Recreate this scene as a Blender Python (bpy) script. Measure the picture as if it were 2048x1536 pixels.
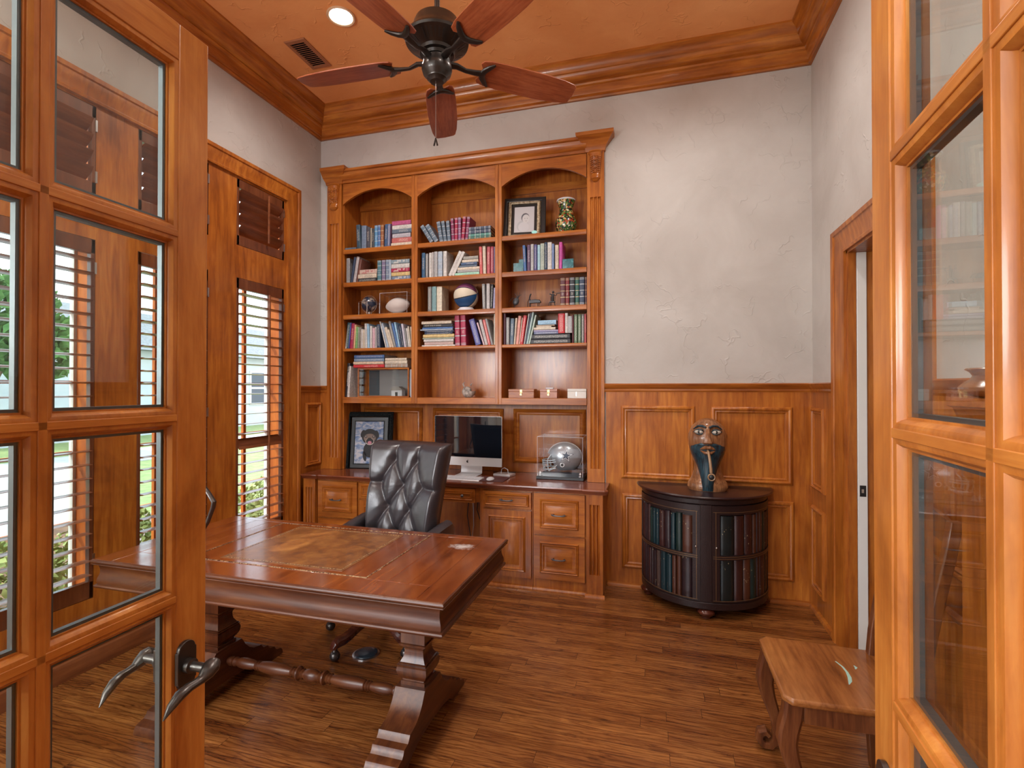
import bpy, bmesh, math, random
from mathutils import Vector, Matrix
for o in list(bpy.data.objects): bpy.data.objects.remove(o)
S = bpy.context.scene; C = S.collection
PI = math.pi; R = math.radians
random.seed(7)
# ---------- camera ----------
cam = bpy.data.objects.new('camera', bpy.data.cameras.new('camera')); C.objects.link(cam)
cam.location = (0, 0, 1.45); cam.rotation_euler = (R(90.4526), 0, R(15.94))
cam.data.lens = 36*1012/2048; cam.data.sensor_width = 36; cam.data.clip_start = .02; cam.data.clip_end = 300
S.camera = cam
S.view_settings.view_transform = 'Standard'; S.view_settings.look = 'None'
S.view_settings.gamma = 1; S.view_settings.use_curve_mapping = False
S.view_settings.exposure = 0.45
# ---------- sky, sun, large lights ----------
W = bpy.data.worlds.new('sky'); S.world = W; W.use_nodes = True
wn = W.node_tree.nodes; wl = W.node_tree.links
bg = wn['Background']
wtc = wn.new('ShaderNodeTexCoord'); wsx = wn.new('ShaderNodeSeparateXYZ'); wr = wn.new('ShaderNodeValToRGB')
wno = wn.new('ShaderNodeTexNoise'); wno.inputs['Scale'].default_value = 2.2; wno.inputs['Detail'].default_value = 5
wmx = wn.new('ShaderNodeMixRGB'); wcr = wn.new('ShaderNodeValToRGB')
wl.new(wtc.outputs['Generated'], wsx.inputs[0]); wl.new(wsx.outputs['Z'], wr.inputs[0])
wr.color_ramp.elements[0].position = .0; wr.color_ramp.elements[0].color = (.86, .93, 1, 1)
wr.color_ramp.elements[1].position = .8; wr.color_ramp.elements[1].color = (.42, .62, 1, 1)
wl.new(wtc.outputs['Generated'], wno.inputs['Vector']); wl.new(wno.outputs[0], wcr.inputs[0])
wcr.color_ramp.elements[0].position = .45; wcr.color_ramp.elements[1].position = .62
wl.new(wcr.outputs[0], wmx.inputs[0]); wl.new(wr.outputs[0], wmx.inputs[1]); wmx.inputs[2].default_value = (1, 1, 1, 1)
wl.new(wmx.outputs[0], bg.inputs[0]); bg.inputs[1].default_value = 3.2
def light(name, typ, loc, energy, col=(1,1,1), rot=(0,0,0), **kw):
    l = bpy.data.lights.new(name, typ); l.energy = energy; l.color = col
    for k, v in kw.items(): setattr(l, k, v)
    o = bpy.data.objects.new(name, l); C.objects.link(o); o.location = loc; o.rotation_euler = rot
    return o
sd = Vector((math.cos(R(50))*math.cos(R(38)), math.cos(R(50))*math.sin(R(38)), -math.sin(R(50))))
sun = light('sun', 'SUN', (-10, -6, 12), 3.0, (1, .93, .82), sd.to_track_quat('-Z', 'Y').to_euler(), angle=R(.6))
DOWNLIGHTS = [(-1.955, 2.822), (.12, 2.822), (-1.955, 1.1), (.12, 1.1)]
for x, y in DOWNLIGHTS:
    light('downlight_lamp', 'SPOT', (x, y, 3.835), 70, (1, .94, .88), spot_size=R(155), spot_blend=1.0, shadow_soft_size=.07)
for x in (-3.3, -2.0):
    light('hall_fill_point', 'POINT', (x, -1.7, 1.9), 150, (.97, .98, 1), shadow_soft_size=.35)  # added fill lights out of view, no pendant fixture hangs here
light('hall_fill_area', 'AREA', (-2.4, -1.9, 3.75), 80, (.97, .98, 1), shape='RECTANGLE', size=3.6, size_y=2.2)  # added soft fill from the unseen hall, has no fixture
# ---------- helpers ----------
def V(*a): return Vector(a)
MTX = {}
def T(name, label=None, cat=None, loc=(0,0,0), rz=0, group=None, kind=None, parent=None, rx=0, ry=0):
    o = bpy.data.objects.new(name, None); C.objects.link(o); o.empty_display_size = .05
    o.location = loc; o.rotation_euler = (rx, ry, rz)
    tag(o, label, cat, group, kind)
    m = Matrix.Translation(Vector(loc)) @ o.rotation_euler.to_matrix().to_4x4()
    if parent: o.parent = parent; m = MTX.get(parent.name, Matrix()) @ m
    MTX[o.name] = m
    return o
def tag(o, label=None, cat=None, group=None, kind=None):
    if label: o['label'] = label
    if cat: o['category'] = cat
    if group: o['group'] = group
    if kind: o['kind'] = kind
    return o
class MB:
    def __init__(s): s.v = []; s.f = []; s.m = []
    def add(s, vs, fs, mi=0):
        b = len(s.v); s.v += [Vector(p) for p in vs]; s.f += [tuple(b+i for i in f) for f in fs]; s.m += [mi]*len(fs); return s
    def box(s, x0, x1, y0, y1, z0, z1, mi=0, rot=None, piv=None):
        if x0 > x1: x0, x1 = x1, x0
        if y0 > y1: y0, y1 = y1, y0
        if z0 > z1: z0, z1 = z1, z0
        vs = [V(x, y, z) for x in (x0, x1) for y in (y0, y1) for z in (z0, z1)]
        if rot is not None:
            p = Vector(piv) if piv is not None else V((x0+x1)/2, (y0+y1)/2, (z0+z1)/2)
            vs = [rot @ (q-p)+p for q in vs]
        return s.add(vs, [(0,1,3,2),(4,6,7,5),(0,4,5,1),(2,3,7,6),(0,2,6,4),(1,5,7,3)], mi)
    def lathe(s, prof, seg=24, o=(0,0,0), mi=0, mat=None, cap=True, a0=0, a1=2*PI):
        full = abs(a1-a0-2*PI) < 1e-6; n = seg if full else seg+1
        vs = []; fs = []; O = Vector(o)
        for (r, z) in prof:
            for k in range(n):
                a = a0+(a1-a0)*k/seg; q = V(r*math.cos(a), r*math.sin(a), z)
                vs.append((mat @ q if mat is not None else q)+O)
        for j in range(len(prof)-1):
            for k in range(seg):
                k2 = (k+1) % n
                fs.append((j*n+k, j*n+k2, (j+1)*n+k2, (j+1)*n+k))
        if cap and full:
            fs.append(tuple(range(n-1, -1, -1))); fs.append(tuple((len(prof)-1)*n+k for k in range(n)))
        return s.add(vs, fs, mi)
    def loft(s, rings, mi=0, closed=True, cap=True):
        n = len(rings[0]); vs = [p for r in rings for p in r]; fs = []
        for j in range(len(rings)-1):
            for k in range(n if closed else n-1):
                k2 = (k+1) % n; fs.append((j*n+k, j*n+k2, (j+1)*n+k2, (j+1)*n+k))
        if cap: fs.append(tuple(range(n-1, -1, -1))); fs.append(tuple((len(rings)-1)*n+k for k in range(n)))
        return s.add(vs, fs, mi)
    def tube(s, pts, rad, seg=8, mi=0, cap=True, flat=1.0, up=None):
        pts = [Vector(p) for p in pts]; n = len(pts); rr = rad if isinstance(rad, (list, tuple)) else [rad]*n
        rings = []; pu = Vector(up) if up is not None else None
        for i in range(n):
            t = (pts[min(i+1, n-1)]-pts[max(i-1, 0)]).normalized()
            if pu is None:
                pu = t.cross(V(0,0,1));
                if pu.length < .05: pu = t.cross(V(1,0,0))
            u = (pu-t*pu.dot(t)); u = u.normalized() if u.length > 1e-6 else t.orthogonal().normalized()
            w = t.cross(u); pu = u
            rings.append([pts[i]+u*math.cos(2*PI*k/seg)*rr[i]+w*math.sin(2*PI*k/seg)*rr[i]*flat for k in range(seg)])
        return s.loft(rings, mi, True, cap)
    def prism(s, poly, axis, a, b, mi=0):
        # poly: 2-D points; axis: extrusion axis ('x': poly=(y,z), 'y': poly=(x,z), 'z': poly=(x,y))
        def P3(p, t): return {'x': V(t, p[0], p[1]), 'y': V(p[0], t, p[1]), 'z': V(p[0], p[1], t)}[axis]
        return s.loft([[P3(p, a) for p in poly], [P3(p, b) for p in poly]], mi)
    def sweep(s, path, prof, n, closed=True, mi=0, mis=None):
        path = [Vector(p) for p in path]; n = Vector(n).normalized(); N = len(path); rings = []
        for i in range(N):
            p = path[i]; a = path[i-1] if (closed or i > 0) else None; b = path[(i+1) % N] if (closed or i < N-1) else None
            s1 = n.cross((p-a).normalized()) if a is not None else None; s2 = n.cross((b-p).normalized()) if b is not None else None
            if s1 is None: s1 = s2
            if s2 is None: s2 = s1
            m = (s1+s2)/max(.15, 1+s1.dot(s2))
            rings.append([p+m*q[0]+n*q[1] for q in prof])
        if closed: rings.append(rings[0])
        f0 = len(s.f); s.loft(rings, mi, True, not closed)
        if mis:
            for k in range(len(rings)-1):
                for q in range(len(prof)): s.m[f0+k*len(prof)+q] = mis[k % len(mis)]
        return s
    def sphere(s, c, r, seg=16, rings=10, mi=0, sc=(1,1,1), mat=None):
        prof = [(math.sin(PI*i/rings), -math.cos(PI*i/rings)) for i in range(rings+1)]
        prof[0] = (1e-4, -1); prof[-1] = (1e-4, 1)
        m = Matrix.Diagonal((r*sc[0], r*sc[1], r*sc[2]))
        if mat is not None: m = mat @ m
        return s.lathe(prof, seg, c, mi, m)
    def xf(s, M):
        s.v = [M @ p for p in s.v]; return s
    def build(s, name, mats, parent=None, label=None, cat=None, group=None, kind=None, smooth=True, bev=0, seg=2, world=False, sub=0, loc=None, rz=0):
        me = bpy.data.meshes.new(name)
        vs = s.v
        if world and parent is not None:
            inv = MTX.get(parent.name, Matrix()).inverted(); vs = [inv @ p for p in vs]
        me.from_pydata([tuple(p) for p in vs], [], s.f)
        ms = mats if isinstance(mats, (list, tuple)) else [mats]
        for m in ms: me.materials.append(m)
        if len(ms) > 1:
            for p, i in zip(me.polygons, s.m): p.material_index = i
        bm = bmesh.new(); bm.from_mesh(me); bmesh.ops.recalc_face_normals(bm, faces=bm.faces[:])
        if smooth:
            for f in bm.faces: f.smooth = True
            for e in bm.edges:
                if len(e.link_faces) == 2 and e.calc_face_angle(0) > R(32): e.smooth = False
        bm.to_mesh(me); bm.free()
        o = bpy.data.objects.new(name, me); C.objects.link(o)
        if parent: o.parent = parent
        if loc is not None: o.location = loc
        if rz: o.rotation_euler.z = rz
        MTX[o.name] = (MTX.get(parent.name, Matrix()) if parent else Matrix()) @ (Matrix.Translation(Vector(loc or (0,0,0))) @ Matrix.Rotation(rz, 4, 'Z'))
        tag(o, label, cat, group, kind)
        if bev:
            b = o.modifiers.new('bevel', 'BEVEL'); b.width = bev; b.segments = seg; b.limit_method = 'ANGLE'; b.angle_limit = R(40); b.harden_normals = False
        if sub:
            q = o.modifiers.new('sub', 'SUBSURF'); q.levels = sub; q.render_levels = sub
        return o
# ---------- materials ----------
def mat(name, col=(.5,.5,.5), rough=.5, metal=0, coat=0, spec=.5, trans=0, emit=None, es=0, alpha=1, coatr=.1):
    m = bpy.data.materials.new(name); m.use_nodes = True; b = m.node_tree.nodes['Principled BSDF']
    b.inputs['Base Color'].default_value = (*col, 1); b.inputs['Roughness'].default_value = rough; b.inputs['Metallic'].default_value = metal
    b.inputs['Coat Weight'].default_value = coat; b.inputs['Coat Roughness'].default_value = coatr; b.inputs['Specular IOR Level'].default_value = spec
    b.inputs['Transmission Weight'].default_value = trans; b.inputs['Alpha'].default_value = alpha
    if emit: b.inputs['Emission Color'].default_value = (*emit, 1); b.inputs['Emission Strength'].default_value = es
    return m
def nodes(m): return m.node_tree.nodes, m.node_tree.links, m.node_tree.nodes['Principled BSDF']
def noise(n, l, vec, scale, detail=4, rough=.5, dist=0):
    t = n.new('ShaderNodeTexNoise'); t.inputs['Scale'].default_value = scale; t.inputs['Detail'].default_value = detail
    t.inputs['Roughness'].default_value = rough; t.inputs['Distortion'].default_value = dist
    if vec: l.new(vec, t.inputs['Vector'])
    return t
def ramp(n, l, src, stops):
    r = n.new('ShaderNodeValToRGB'); l.new(src, r.inputs[0]); e = r.color_ramp.elements
    while len(e) < len(stops): e.new(.5)
    for i, (p, c) in enumerate(stops): e[i].position = p; e[i].color = (*c, 1) if len(c) == 3 else c
    return r
def mapping(n, l, sc=(1,1,1), rot=(0,0,0)):
    tc = n.new('ShaderNodeTexCoord'); mp = n.new('ShaderNodeMapping'); l.new(tc.outputs['Object'], mp.inputs[0])
    mp.inputs['Scale'].default_value = sc; mp.inputs['Rotation'].default_value = rot
    return mp.outputs[0]
def mixc(n, l, fac, a, b, blend='MIX'):
    m = n.new('ShaderNodeMixRGB'); m.blend_type = blend
    for i, x in ((0, fac), (1, a), (2, b)):
        if isinstance(x, (int, float)): m.inputs[i].default_value = x
        elif isinstance(x, tuple): m.inputs[i].default_value = (*x, 1)
        else: l.new(x, m.inputs[i])
    return m.outputs[0]
def bump(n, l, b, h, strength=.2, dist=.01):
    bp = n.new('ShaderNodeBump'); bp.inputs['Strength'].default_value = strength; bp.inputs['Distance'].default_value = dist
    l.new(h, bp.inputs['Height']); l.new(bp.outputs[0], b.inputs['Normal'])
def wood(name, dark, mid, light_, axis='z', sc=1.0, rough=.34, coat=.25, grain=1.0, knots=.5, coatr=.12, tone=None):
    m = mat(name, mid, rough, coat=coat, coatr=coatr, spec=.35); n, l, b = nodes(m)
    st = {'x': (.09, 1, 1), 'y': (1, .09, 1), 'z': (1, 1, .09)}[axis]
    v = mapping(n, l, tuple(q*sc for q in st))
    g = noise(n, l, v, 34, 8, .6, .5)
    r = ramp(n, l, g.outputs[0], [(.22, dark), (.5, mid), (.80, light_)])
    v2 = mapping(n, l, tuple(q*sc*1.0 if q == 1 else .42*sc for q in st))
    blo = noise(n, l, v2, 3.2, 5, .62, .6)
    rb = ramp(n, l, blo.outputs[0], [(.30, (.48, .38, .34)), (.48, (.90, .84, .80)), (.64, (1.15, 1.22, 1.25))])
    c = mixc(n, l, .75, r.outputs[0], rb.outputs[0], 'MULTIPLY')
    if knots:
        v3 = mapping(n, l, tuple(q*sc*1.7 if q == 1 else .7*sc for q in st))
        vo = n.new('ShaderNodeTexVoronoi'); l.new(v3, vo.inputs['Vector']); vo.inputs['Scale'].default_value = 1.9
        rk = ramp(n, l, vo.outputs['Distance'], [(.035, (.25, .2, .2)), (.10, (1, 1, 1))])
        c = mixc(n, l, knots, c, rk.outputs[0], 'MULTIPLY')
    l.new(c, b.inputs['Base Color'])
    bump(n, l, b, g.outputs[0], .06*grain, .004)
    return m
def plaster(name, a, bcol, sc=1.0, strength=.35, rough=.75):
    m = mat(name, a, rough); n, l, b = nodes(m); v = mapping(n, l, (sc,)*3)
    g = noise(n, l, v, 2.2, 5, .6, .5); c = ramp(n, l, g.outputs[0], [(.32, a), (.68, bcol)])
    l.new(c.outputs[0], b.inputs['Base Color'])
    h1 = noise(n, l, v, 5, 5, .6, 1.0)
    wn2 = noise(n, l, v, 3.5, 3, .6); va = n.new('ShaderNodeVectorMath'); va.operation = 'MULTIPLY_ADD'; l.new(wn2.outputs['Color'], va.inputs[0]); va.inputs[1].default_value = (.55, .55, .55); l.new(v, va.inputs[2])
    vo = n.new('ShaderNodeTexVoronoi'); vo.feature = 'DISTANCE_TO_EDGE'; vo.inputs['Scale'].default_value = 4.2; l.new(va.outputs[0], vo.inputs['Vector'])
    ln = ramp(n, l, vo.outputs['Distance'], [(.004, (1, 1, 1)), (.030, (0, 0, 0))])
    mk = ramp(n, l, noise(n, l, v, 6.5, 2, .5).outputs[0], [(.52, (0, 0, 0)), (.60, (1, 1, 1))])
    ridge = mixc(n, l, 1, ln.outputs[0], mk.outputs[0], 'MULTIPLY')
    hh = mixc(n, l, 1, mixc(n, l, .6, (0, 0, 0), h1.outputs[0]), ridge, 'ADD')
    bump(n, l, b, hh, strength, .008)
    return m
ALD = ((.20, .048, .007), (.40, .120, .016), (.56, .210, .032))
M = {}
M['wood_z'] = wood('alder_wood_upright', *ALD, axis='z')
M['wood_x'] = wood('alder_wood_level', *ALD, axis='x')
M['wood_y'] = wood('alder_wood_deep', *ALD, axis='y')
M['shut'] = wood('shutter_wood', (.11, .034, .015), (.22, .07, .026), (.32, .115, .045), axis='y', knots=0)
M['shutz'] = wood('shutter_wood_upright', (.08, .025, .012), (.16, .05, .02), (.24, .085, .035), axis='z', knots=0.2)
M['jamb'] = wood('window_jamb_wood', (.36, .08, .008), (.55, .14, .012), (.66, .20, .02), axis='z', knots=0, coat=0, rough=.6)
M['fir'] = wood('door_fir', (.38, .115, .018), (.48, .170, .030), (.56, .23, .048), axis='z', sc=2.2, knots=0, rough=.35, coat=.2)
M['firx'] = wood('door_fir_level', (.38, .115, .018), (.48, .170, .030), (.56, .23, .048), axis='y', sc=2.2, knots=0, rough=.35, coat=.2)
M['top'] = wood('counter_top', (.12, .03, .013), (.2, .055, .025), (.27, .08, .035), axis='x', rough=.22, coat=.5, knots=.2)
M['plaster'] = plaster('beige_trowelled_plaster', (.45, .415, .385), (.54, .510, .482))
M['ceil'] = plaster('terracotta_trowelled_plaster', (.78, .315, .100), (.88, .40, .145), strength=.35, rough=.55)
M['hall'] = mat('hall_plaster', (.6, .52, .43), .8)
def mth(n, l, op, a, b=None, c=None):
    m = n.new('ShaderNodeMath'); m.operation = op
    for i, x in enumerate((a, b, c)):
        if x is None: continue
        if isinstance(x, (int, float)): m.inputs[i].default_value = x
        else: l.new(x, m.inputs[i])
    return m.outputs[0]
def floor_mat():
    m = mat('oak_floor', (.2, .07, .03), .27, coat=.3, coatr=.12); n, l, b = nodes(m)
    v = mapping(n, l); sp = n.new('ShaderNodeSeparateXYZ'); l.new(v, sp.inputs[0])
    yr = mth(n, l, 'DIVIDE', sp.outputs['Y'], .066); row = mth(n, l, 'FLOOR', yr)
    wr_ = n.new('ShaderNodeTexWhiteNoise'); wr_.noise_dimensions = '1D'; l.new(row, wr_.inputs['W'])
    xr = mth(n, l, 'MULTIPLY_ADD', sp.outputs['X'], 1/.95, mth(n, l, 'MULTIPLY', wr_.outputs['Value'], 7.3)); col = mth(n, l, 'FLOOR', xr)
    cb = n.new('ShaderNodeCombineXYZ'); l.new(row, cb.inputs[0]); l.new(col, cb.inputs[1]); wb_ = n.new('ShaderNodeTexWhiteNoise'); wb_.noise_dimensions = '2D'; l.new(cb.outputs[0], wb_.inputs['Vector'])
    fy_ = mth(n, l, 'FRACT', yr); fx_ = mth(n, l, 'FRACT', xr)
    jy = mth(n, l, 'LESS_THAN', mth(n, l, 'MINIMUM', fy_, mth(n, l, 'SUBTRACT', 1, fy_)), .013); jx = mth(n, l, 'LESS_THAN', fx_, .0022); jt = mth(n, l, 'MAXIMUM', jy, jx)
    of = n.new('ShaderNodeVectorMath'); of.operation = 'MULTIPLY_ADD'; l.new(wb_.outputs['Color'], of.inputs[0]); of.inputs[1].default_value = (9, 5, 3); l.new(v, of.inputs[2])
    mp = n.new('ShaderNodeMapping'); mp.inputs['Scale'].default_value = (.13, 1.0, 1); l.new(of.outputs[0], mp.inputs[0])
    g = noise(n, l, mp.outputs[0], 34, 9, .7, .9)
    mp2 = n.new('ShaderNodeMapping'); mp2.inputs['Scale'].default_value = (.28, 1.6, 1); l.new(of.outputs[0], mp2.inputs[0])
    wv = n.new('ShaderNodeTexWave'); wv.wave_type = 'BANDS'; wv.bands_direction = 'Y'; wv.inputs['Scale'].default_value = 11; wv.inputs['Distortion'].default_value = 9; wv.inputs['Detail'].default_value = 3; wv.inputs['Detail Scale'].default_value = 1.4; l.new(mp2.outputs[0], wv.inputs['Vector'])
    r = ramp(n, l, g.outputs[0], [(.30, (.06, .017, .006)), (.43, (.19, .064, .017)), (.60, (.30, .118, .031)), (.8, (.38, .165, .048))])
    rw = ramp(n, l, wv.outputs[0], [(.0, (.42, .34, .30)), (.30, (1, 1, 1))])
    c = mixc(n, l, .75, r.outputs[0], rw.outputs[0], 'MULTIPLY')
    rb = ramp(n, l, wb_.outputs['Value'], [(0, (.62, .50, .44)), (.5, (.95, .9, .85)), (1, (1.15, 1.15, 1.1))])
    c = mixc(n, l, 1, c, rb.outputs[0], 'MULTIPLY')
    kn = ramp(n, l, noise(n, l, mapping(n, l, (.5, 1.6, 1)), 5.5, 3, .6, .4).outputs[0], [(.24, (.22, .16, .14)), (.33, (1, 1, 1))])
    c = mixc(n, l, .9, c, kn.outputs[0], 'MULTIPLY')
    c = mixc(n, l, mth(n, l, 'MULTIPLY', jt, .75), c, (.02, .008, .004)); l.new(c, b.inputs['Base Color'])
    rip = noise(n, l, mapping(n, l, (1.6, .8, 1)), 11, 3, .5, .6)
    hh = mixc(n, l, .45, g.outputs[0], rip.outputs[0]); hh = mixc(n, l, jt, hh, (0, 0, 0)); bump(n, l, b, hh, .26, .005)
    return m
M['floor'] = floor_mat()
def glass_mat(name, tint=(.96, .98, .97), ior=1.5, boost=1.0):
    m = bpy.data.materials.new(name); m.use_nodes = True; n = m.node_tree.nodes; l = m.node_tree.links
    n.remove(n['Principled BSDF']); out = n['Material Output']
    fr = n.new('ShaderNodeFresnel'); fr.inputs[0].default_value = ior; tr = n.new('ShaderNodeBsdfTransparent'); tr.inputs[0].default_value = (*tint, 1)
    gl = n.new('ShaderNodeBsdfGlossy'); gl.inputs['Roughness'].default_value = 0.0; mx = n.new('ShaderNodeMixShader')
    ma = n.new('ShaderNodeMath'); ma.operation = 'MULTIPLY'; ma.inputs[1].default_value = boost; ma.use_clamp = True
    geo = n.new('ShaderNodeNewGeometry'); inv = n.new('ShaderNodeMath'); inv.operation = 'SUBTRACT'; inv.inputs[0].default_value = 1; l.new(geo.outputs['Backfacing'], inv.inputs[1])
    m2 = n.new('ShaderNodeMath'); m2.operation = 'MULTIPLY'; l.new(fr.outputs[0], m2.inputs[0]); l.new(inv.outputs[0], m2.inputs[1]); l.new(m2.outputs[0], ma.inputs[0]); l.new(ma.outputs[0], mx.inputs[0]); l.new(tr.outputs[0], mx.inputs[1]); l.new(gl.outputs[0], mx.inputs[2]); l.new(mx.outputs[0], out.inputs[0])
    return m
M['glass'] = glass_mat('clear_pane_glass')
M['acryl'] = glass_mat('clear_acrylic', (.985, .985, .99), 1.49)
M['bronze'] = mat('dark_bronze', (.09, .08, .075), .32, .85)
M['steel'] = mat('brushed_steel', (.6, .6, .6), .3, 1)
M['black'] = mat('black_satin', (.012, .012, .013), .4)
M['white'] = mat('white_paint', (.72, .72, .70), .45)
M['alu'] = mat('aluminium', (.75, .76, .78), .35, .6)
# ---------- room shell ----------
XL, XR, YB, YF, ZC = -2.837, 1.005, 3.808, .236, 3.855
MB().box(-6, 4.2, -5, 4.5, -.06, 0).build('floor', M['floor'], kind='structure', smooth=False)
MB().box(XL-.2, 3.2, YF-.18, 4.3, ZC, ZC+.1).build('ceiling', M['ceil'], kind='structure', smooth=False)
BX0, BX1, BZ = -2.755, -.37, 3.28      # niche for the bookcase
b = MB().box(BX1, XR+.15, YB, YB+.12, 0, ZC); b.box(XL-.15, BX0, YB, YB+.12, 0, ZC); b.box(BX0, BX1, YB, YB+.12, BZ, ZC)
b.box(BX0-.1, BX1+.1, 4.13, 4.2, 0, BZ+.1).box(BX0-.1, BX0, YB+.12, 4.13, 0, BZ+.1).box(BX1, BX1+.1, YB+.12, 4.13, 0, BZ+.1).box(BX0, BX1, YB+.12, 4.13, BZ, BZ+.1)
b.build('wall_back', M['plaster'], kind='structure', smooth=False)
WY0, WY1, WZ0, WZ1 = .56, 3.377, .25, 2.942
b = MB().box(XL-.15, XL, WY1, YB, 0, ZC).box(XL-.15, XL, YF-.18, WY0, 0, ZC).box(XL-.15, XL, WY0, WY1, 0, WZ0).box(XL-.15, XL, WY0, WY1, WZ1, ZC)
b.build('wall_left', M['plaster'], kind='structure', smooth=False)
DY0, DY1, DZ = 2.385, 3.170, 2.20     # doorway in the right wall
b = MB().box(XR, XR+.15, DY1, YB, 0, ZC).box(XR, XR+.15, YF-.18, DY0, 0, ZC).box(XR, XR+.15, DY0, DY1, DZ, ZC)
b.build('wall_right', M['plaster'], kind='structure', smooth=False)
FX0, FX1, FZ = -.958, .305, 2.17
b = MB().box(FX0-.10, FX0, YF-.18, YF-.032, 0, FZ).box(FX1, FX1+.10, YF-.18, YF-.032, 0, FZ).box(FX0-.10, FX1+.10, YF-.18, YF-.032, FZ, FZ+.10)
b.build('door_1', M['wood_z'], kind='structure', smooth=False)
# hall behind the camera
b = MB().box(-4.6, -4.5, -4.6, YF-.18, 0, ZC).box(2.9, 3.0, -4.6, YF-.18, 0, ZC)
b.build('wall_hall_side', M['hall'], kind='structure', smooth=False)
b = MB()
for x0, x1 in ((-4.5, -4.3), (-3.0, -2.8), (-1.3, 2.9)): b.box(x0, x1, -4.6, -4.5, 0, ZC)  # unseen wall, gaps kept left so daylight spares the left door
b.box(-4.5, 2.9, -4.6, -4.5, 0, .3).box(-4.5, 2.9, -4.6, -4.5, 3.1, ZC)
b.build('wall_hall_end', M['hall'], kind='structure', smooth=False)
MB().box(-4.6, 3.0, -4.6, YF-.18, ZC, ZC+.1).build('ceiling_hall', M['hall'], kind='structure', smooth=False)
# crown
cz = 3.62
crown = [(0, cz), (.018, cz), (.022, cz+.012), (.018, cz+.024), (.026, cz+.030), (.030, cz+.042), (.036, cz+.085), (.048, cz+.092), (.052, cz+.104), (.049, cz+.112),
         (.066, cz+.116), (.085, cz+.128), (.096, cz+.148), (.100, cz+.160), (.108, cz+.164), (.110, cz+.172), (.114, cz+.186), (.126, cz+.205), (.142, cz+.216), (.148, cz+.222), (.148, ZC+.004), (0, ZC+.004)]
MB().sweep([V(XL, YF-.03, 0), V(XR, YF-.03, 0), V(XR, YB, 0), V(XL, YB, 0)], crown, (0,0,1), mis=[0, 1]).build('trim_1', [M['wood_x'], M['wood_y']], kind='structure')
# ---------- wainscot ----------
def panel_mould(mb, p0, p1, z0, z1, nrm, w=.045, d=.022):
    # picture-frame moulding on a wall from p0 to p1 (2-D points), nrm points into the room
    a, c = V(p0[0], p0[1], z0), V(p1[0], p1[1], z0); bq, e = V(p1[0], p1[1], z1), V(p0[0], p0[1], z1)
    n = Vector(nrm); path = [a, c, bq, e]
    if (c-a).cross(e-a).dot(n) < 0: path = [a, e, bq, c]
    prof = [(0, 0), (0, .010), (.006, .018), (w*.35, d), (w*.55, .018), (w*.62, .010), (w*.8, .013), (w, .006), (w, 0)]
    mb.sweep(path, prof, n)
RZ = 1.483
rail_prof = [(0, 0), (.012, 0), (.018, .010), (.014, .022), (.022, .030), (.034, .044), (.036, .056), (.028, .062), (0, .062)]
base_prof = [(0, 0), (.022, 0), (.022, .010), (.016, .022), (.004, .028), (0, .028)]
b = MB().box(BX1+.01, XR-.012, YB-.012, YB+.001, 0, RZ-.06)
panel_mould(b, (-.252, YB-.012), (.259, YB-.012), .790, 1.322, (0,-1,0)); panel_mould(b, (.365, YB-.012), (.877, YB-.012), .795, 1.320, (0,-1,0))
panel_mould(b, (-.244, YB-.012), (.259, YB-.012), .140, .682, (0,-1,0)); panel_mould(b, (.365, YB-.012), (.883, YB-.012), .150, .684, (0,-1,0))
b.build('trim_2', M['wood_z'], kind='structure')
b = MB().sweep([V(XR, DY1+.137, RZ-.062), V(XR, YB, RZ-.062), V(BX1, YB, RZ-.062)], rail_prof, (0,0,1), closed=False)
b.sweep([V(XR-.012, DY1+.137, 0), V(XR-.012, YB-.012, 0), V(BX1+.02, YB-.012, 0)], base_prof, (0,0,1), closed=False)
b.build('trim_3', M['wood_x'], kind='structure')
b = MB().box(XR-.012, XR+.001, DY1+.13, YB, 0, RZ-.06)
panel_mould(b, (XR-.012, 3.50), (XR-.012, 3.755), .795, 1.322, (-1,0,0), .04); panel_mould(b, (XR-.012, 3.50), (XR-.012, 3.755), .145, .683, (-1,0,0), .04)
b.build('trim_4', M['wood_z'], kind='structure')
# left wall wainscot beside the window
b = MB().box(XL-.001, XL+.012, WY1+.12, YB, 0, RZ-.075)
panel_mould(b, (XL+.012, 3.585), (XL+.012, 3.79), .79, 1.325, (1,0,0), .04); panel_mould(b, (XL+.012, 3.585), (XL+.012, 3.79), .14, .68, (1,0,0), .04)
b.box(XL, BX0, YB-.012, YB+.001, 0, RZ-.075); b.build('trim_5', M['wood_z'], kind='structure')
b = MB().sweep([V(BX0, YB, RZ-.075), V(XL, YB, RZ-.075), V(XL, WY1+.12, RZ-.075)], rail_prof, (0,0,1), closed=False)
b.sweep([V(XL+.012, YB, 0), V(XL+.012, WY1+.12, 0)], base_prof, (0,0,1), closed=False)
b.build('trim_6', M['wood_y'], kind='structure')
b = MB().box(XL-.001, XL+.012, YF-.03, WY1+.12, 0, WZ0-.05)
b.build('trim_7', M['shut'], kind='structure')
b = MB().sweep([V(XL+.012, WY1+.12, 0), V(XL+.012, YF-.03, 0)], [(0,0),(.02,0),(.02,.07),(.012,.085),(0,.09)], (0,0,1), closed=False)
b.sweep([V(XL, WY1+.115, WZ0-.075), V(XL, YF, WZ0-.075)], [(0,0),(.012,0),(.02,.012),(.024,.03),(.04,.045),(.045,.06),(.04,.075),(0,.075)], (0,0,1), closed=False)
b.build('baseboard_left', M['shut'], kind='structure')
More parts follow.
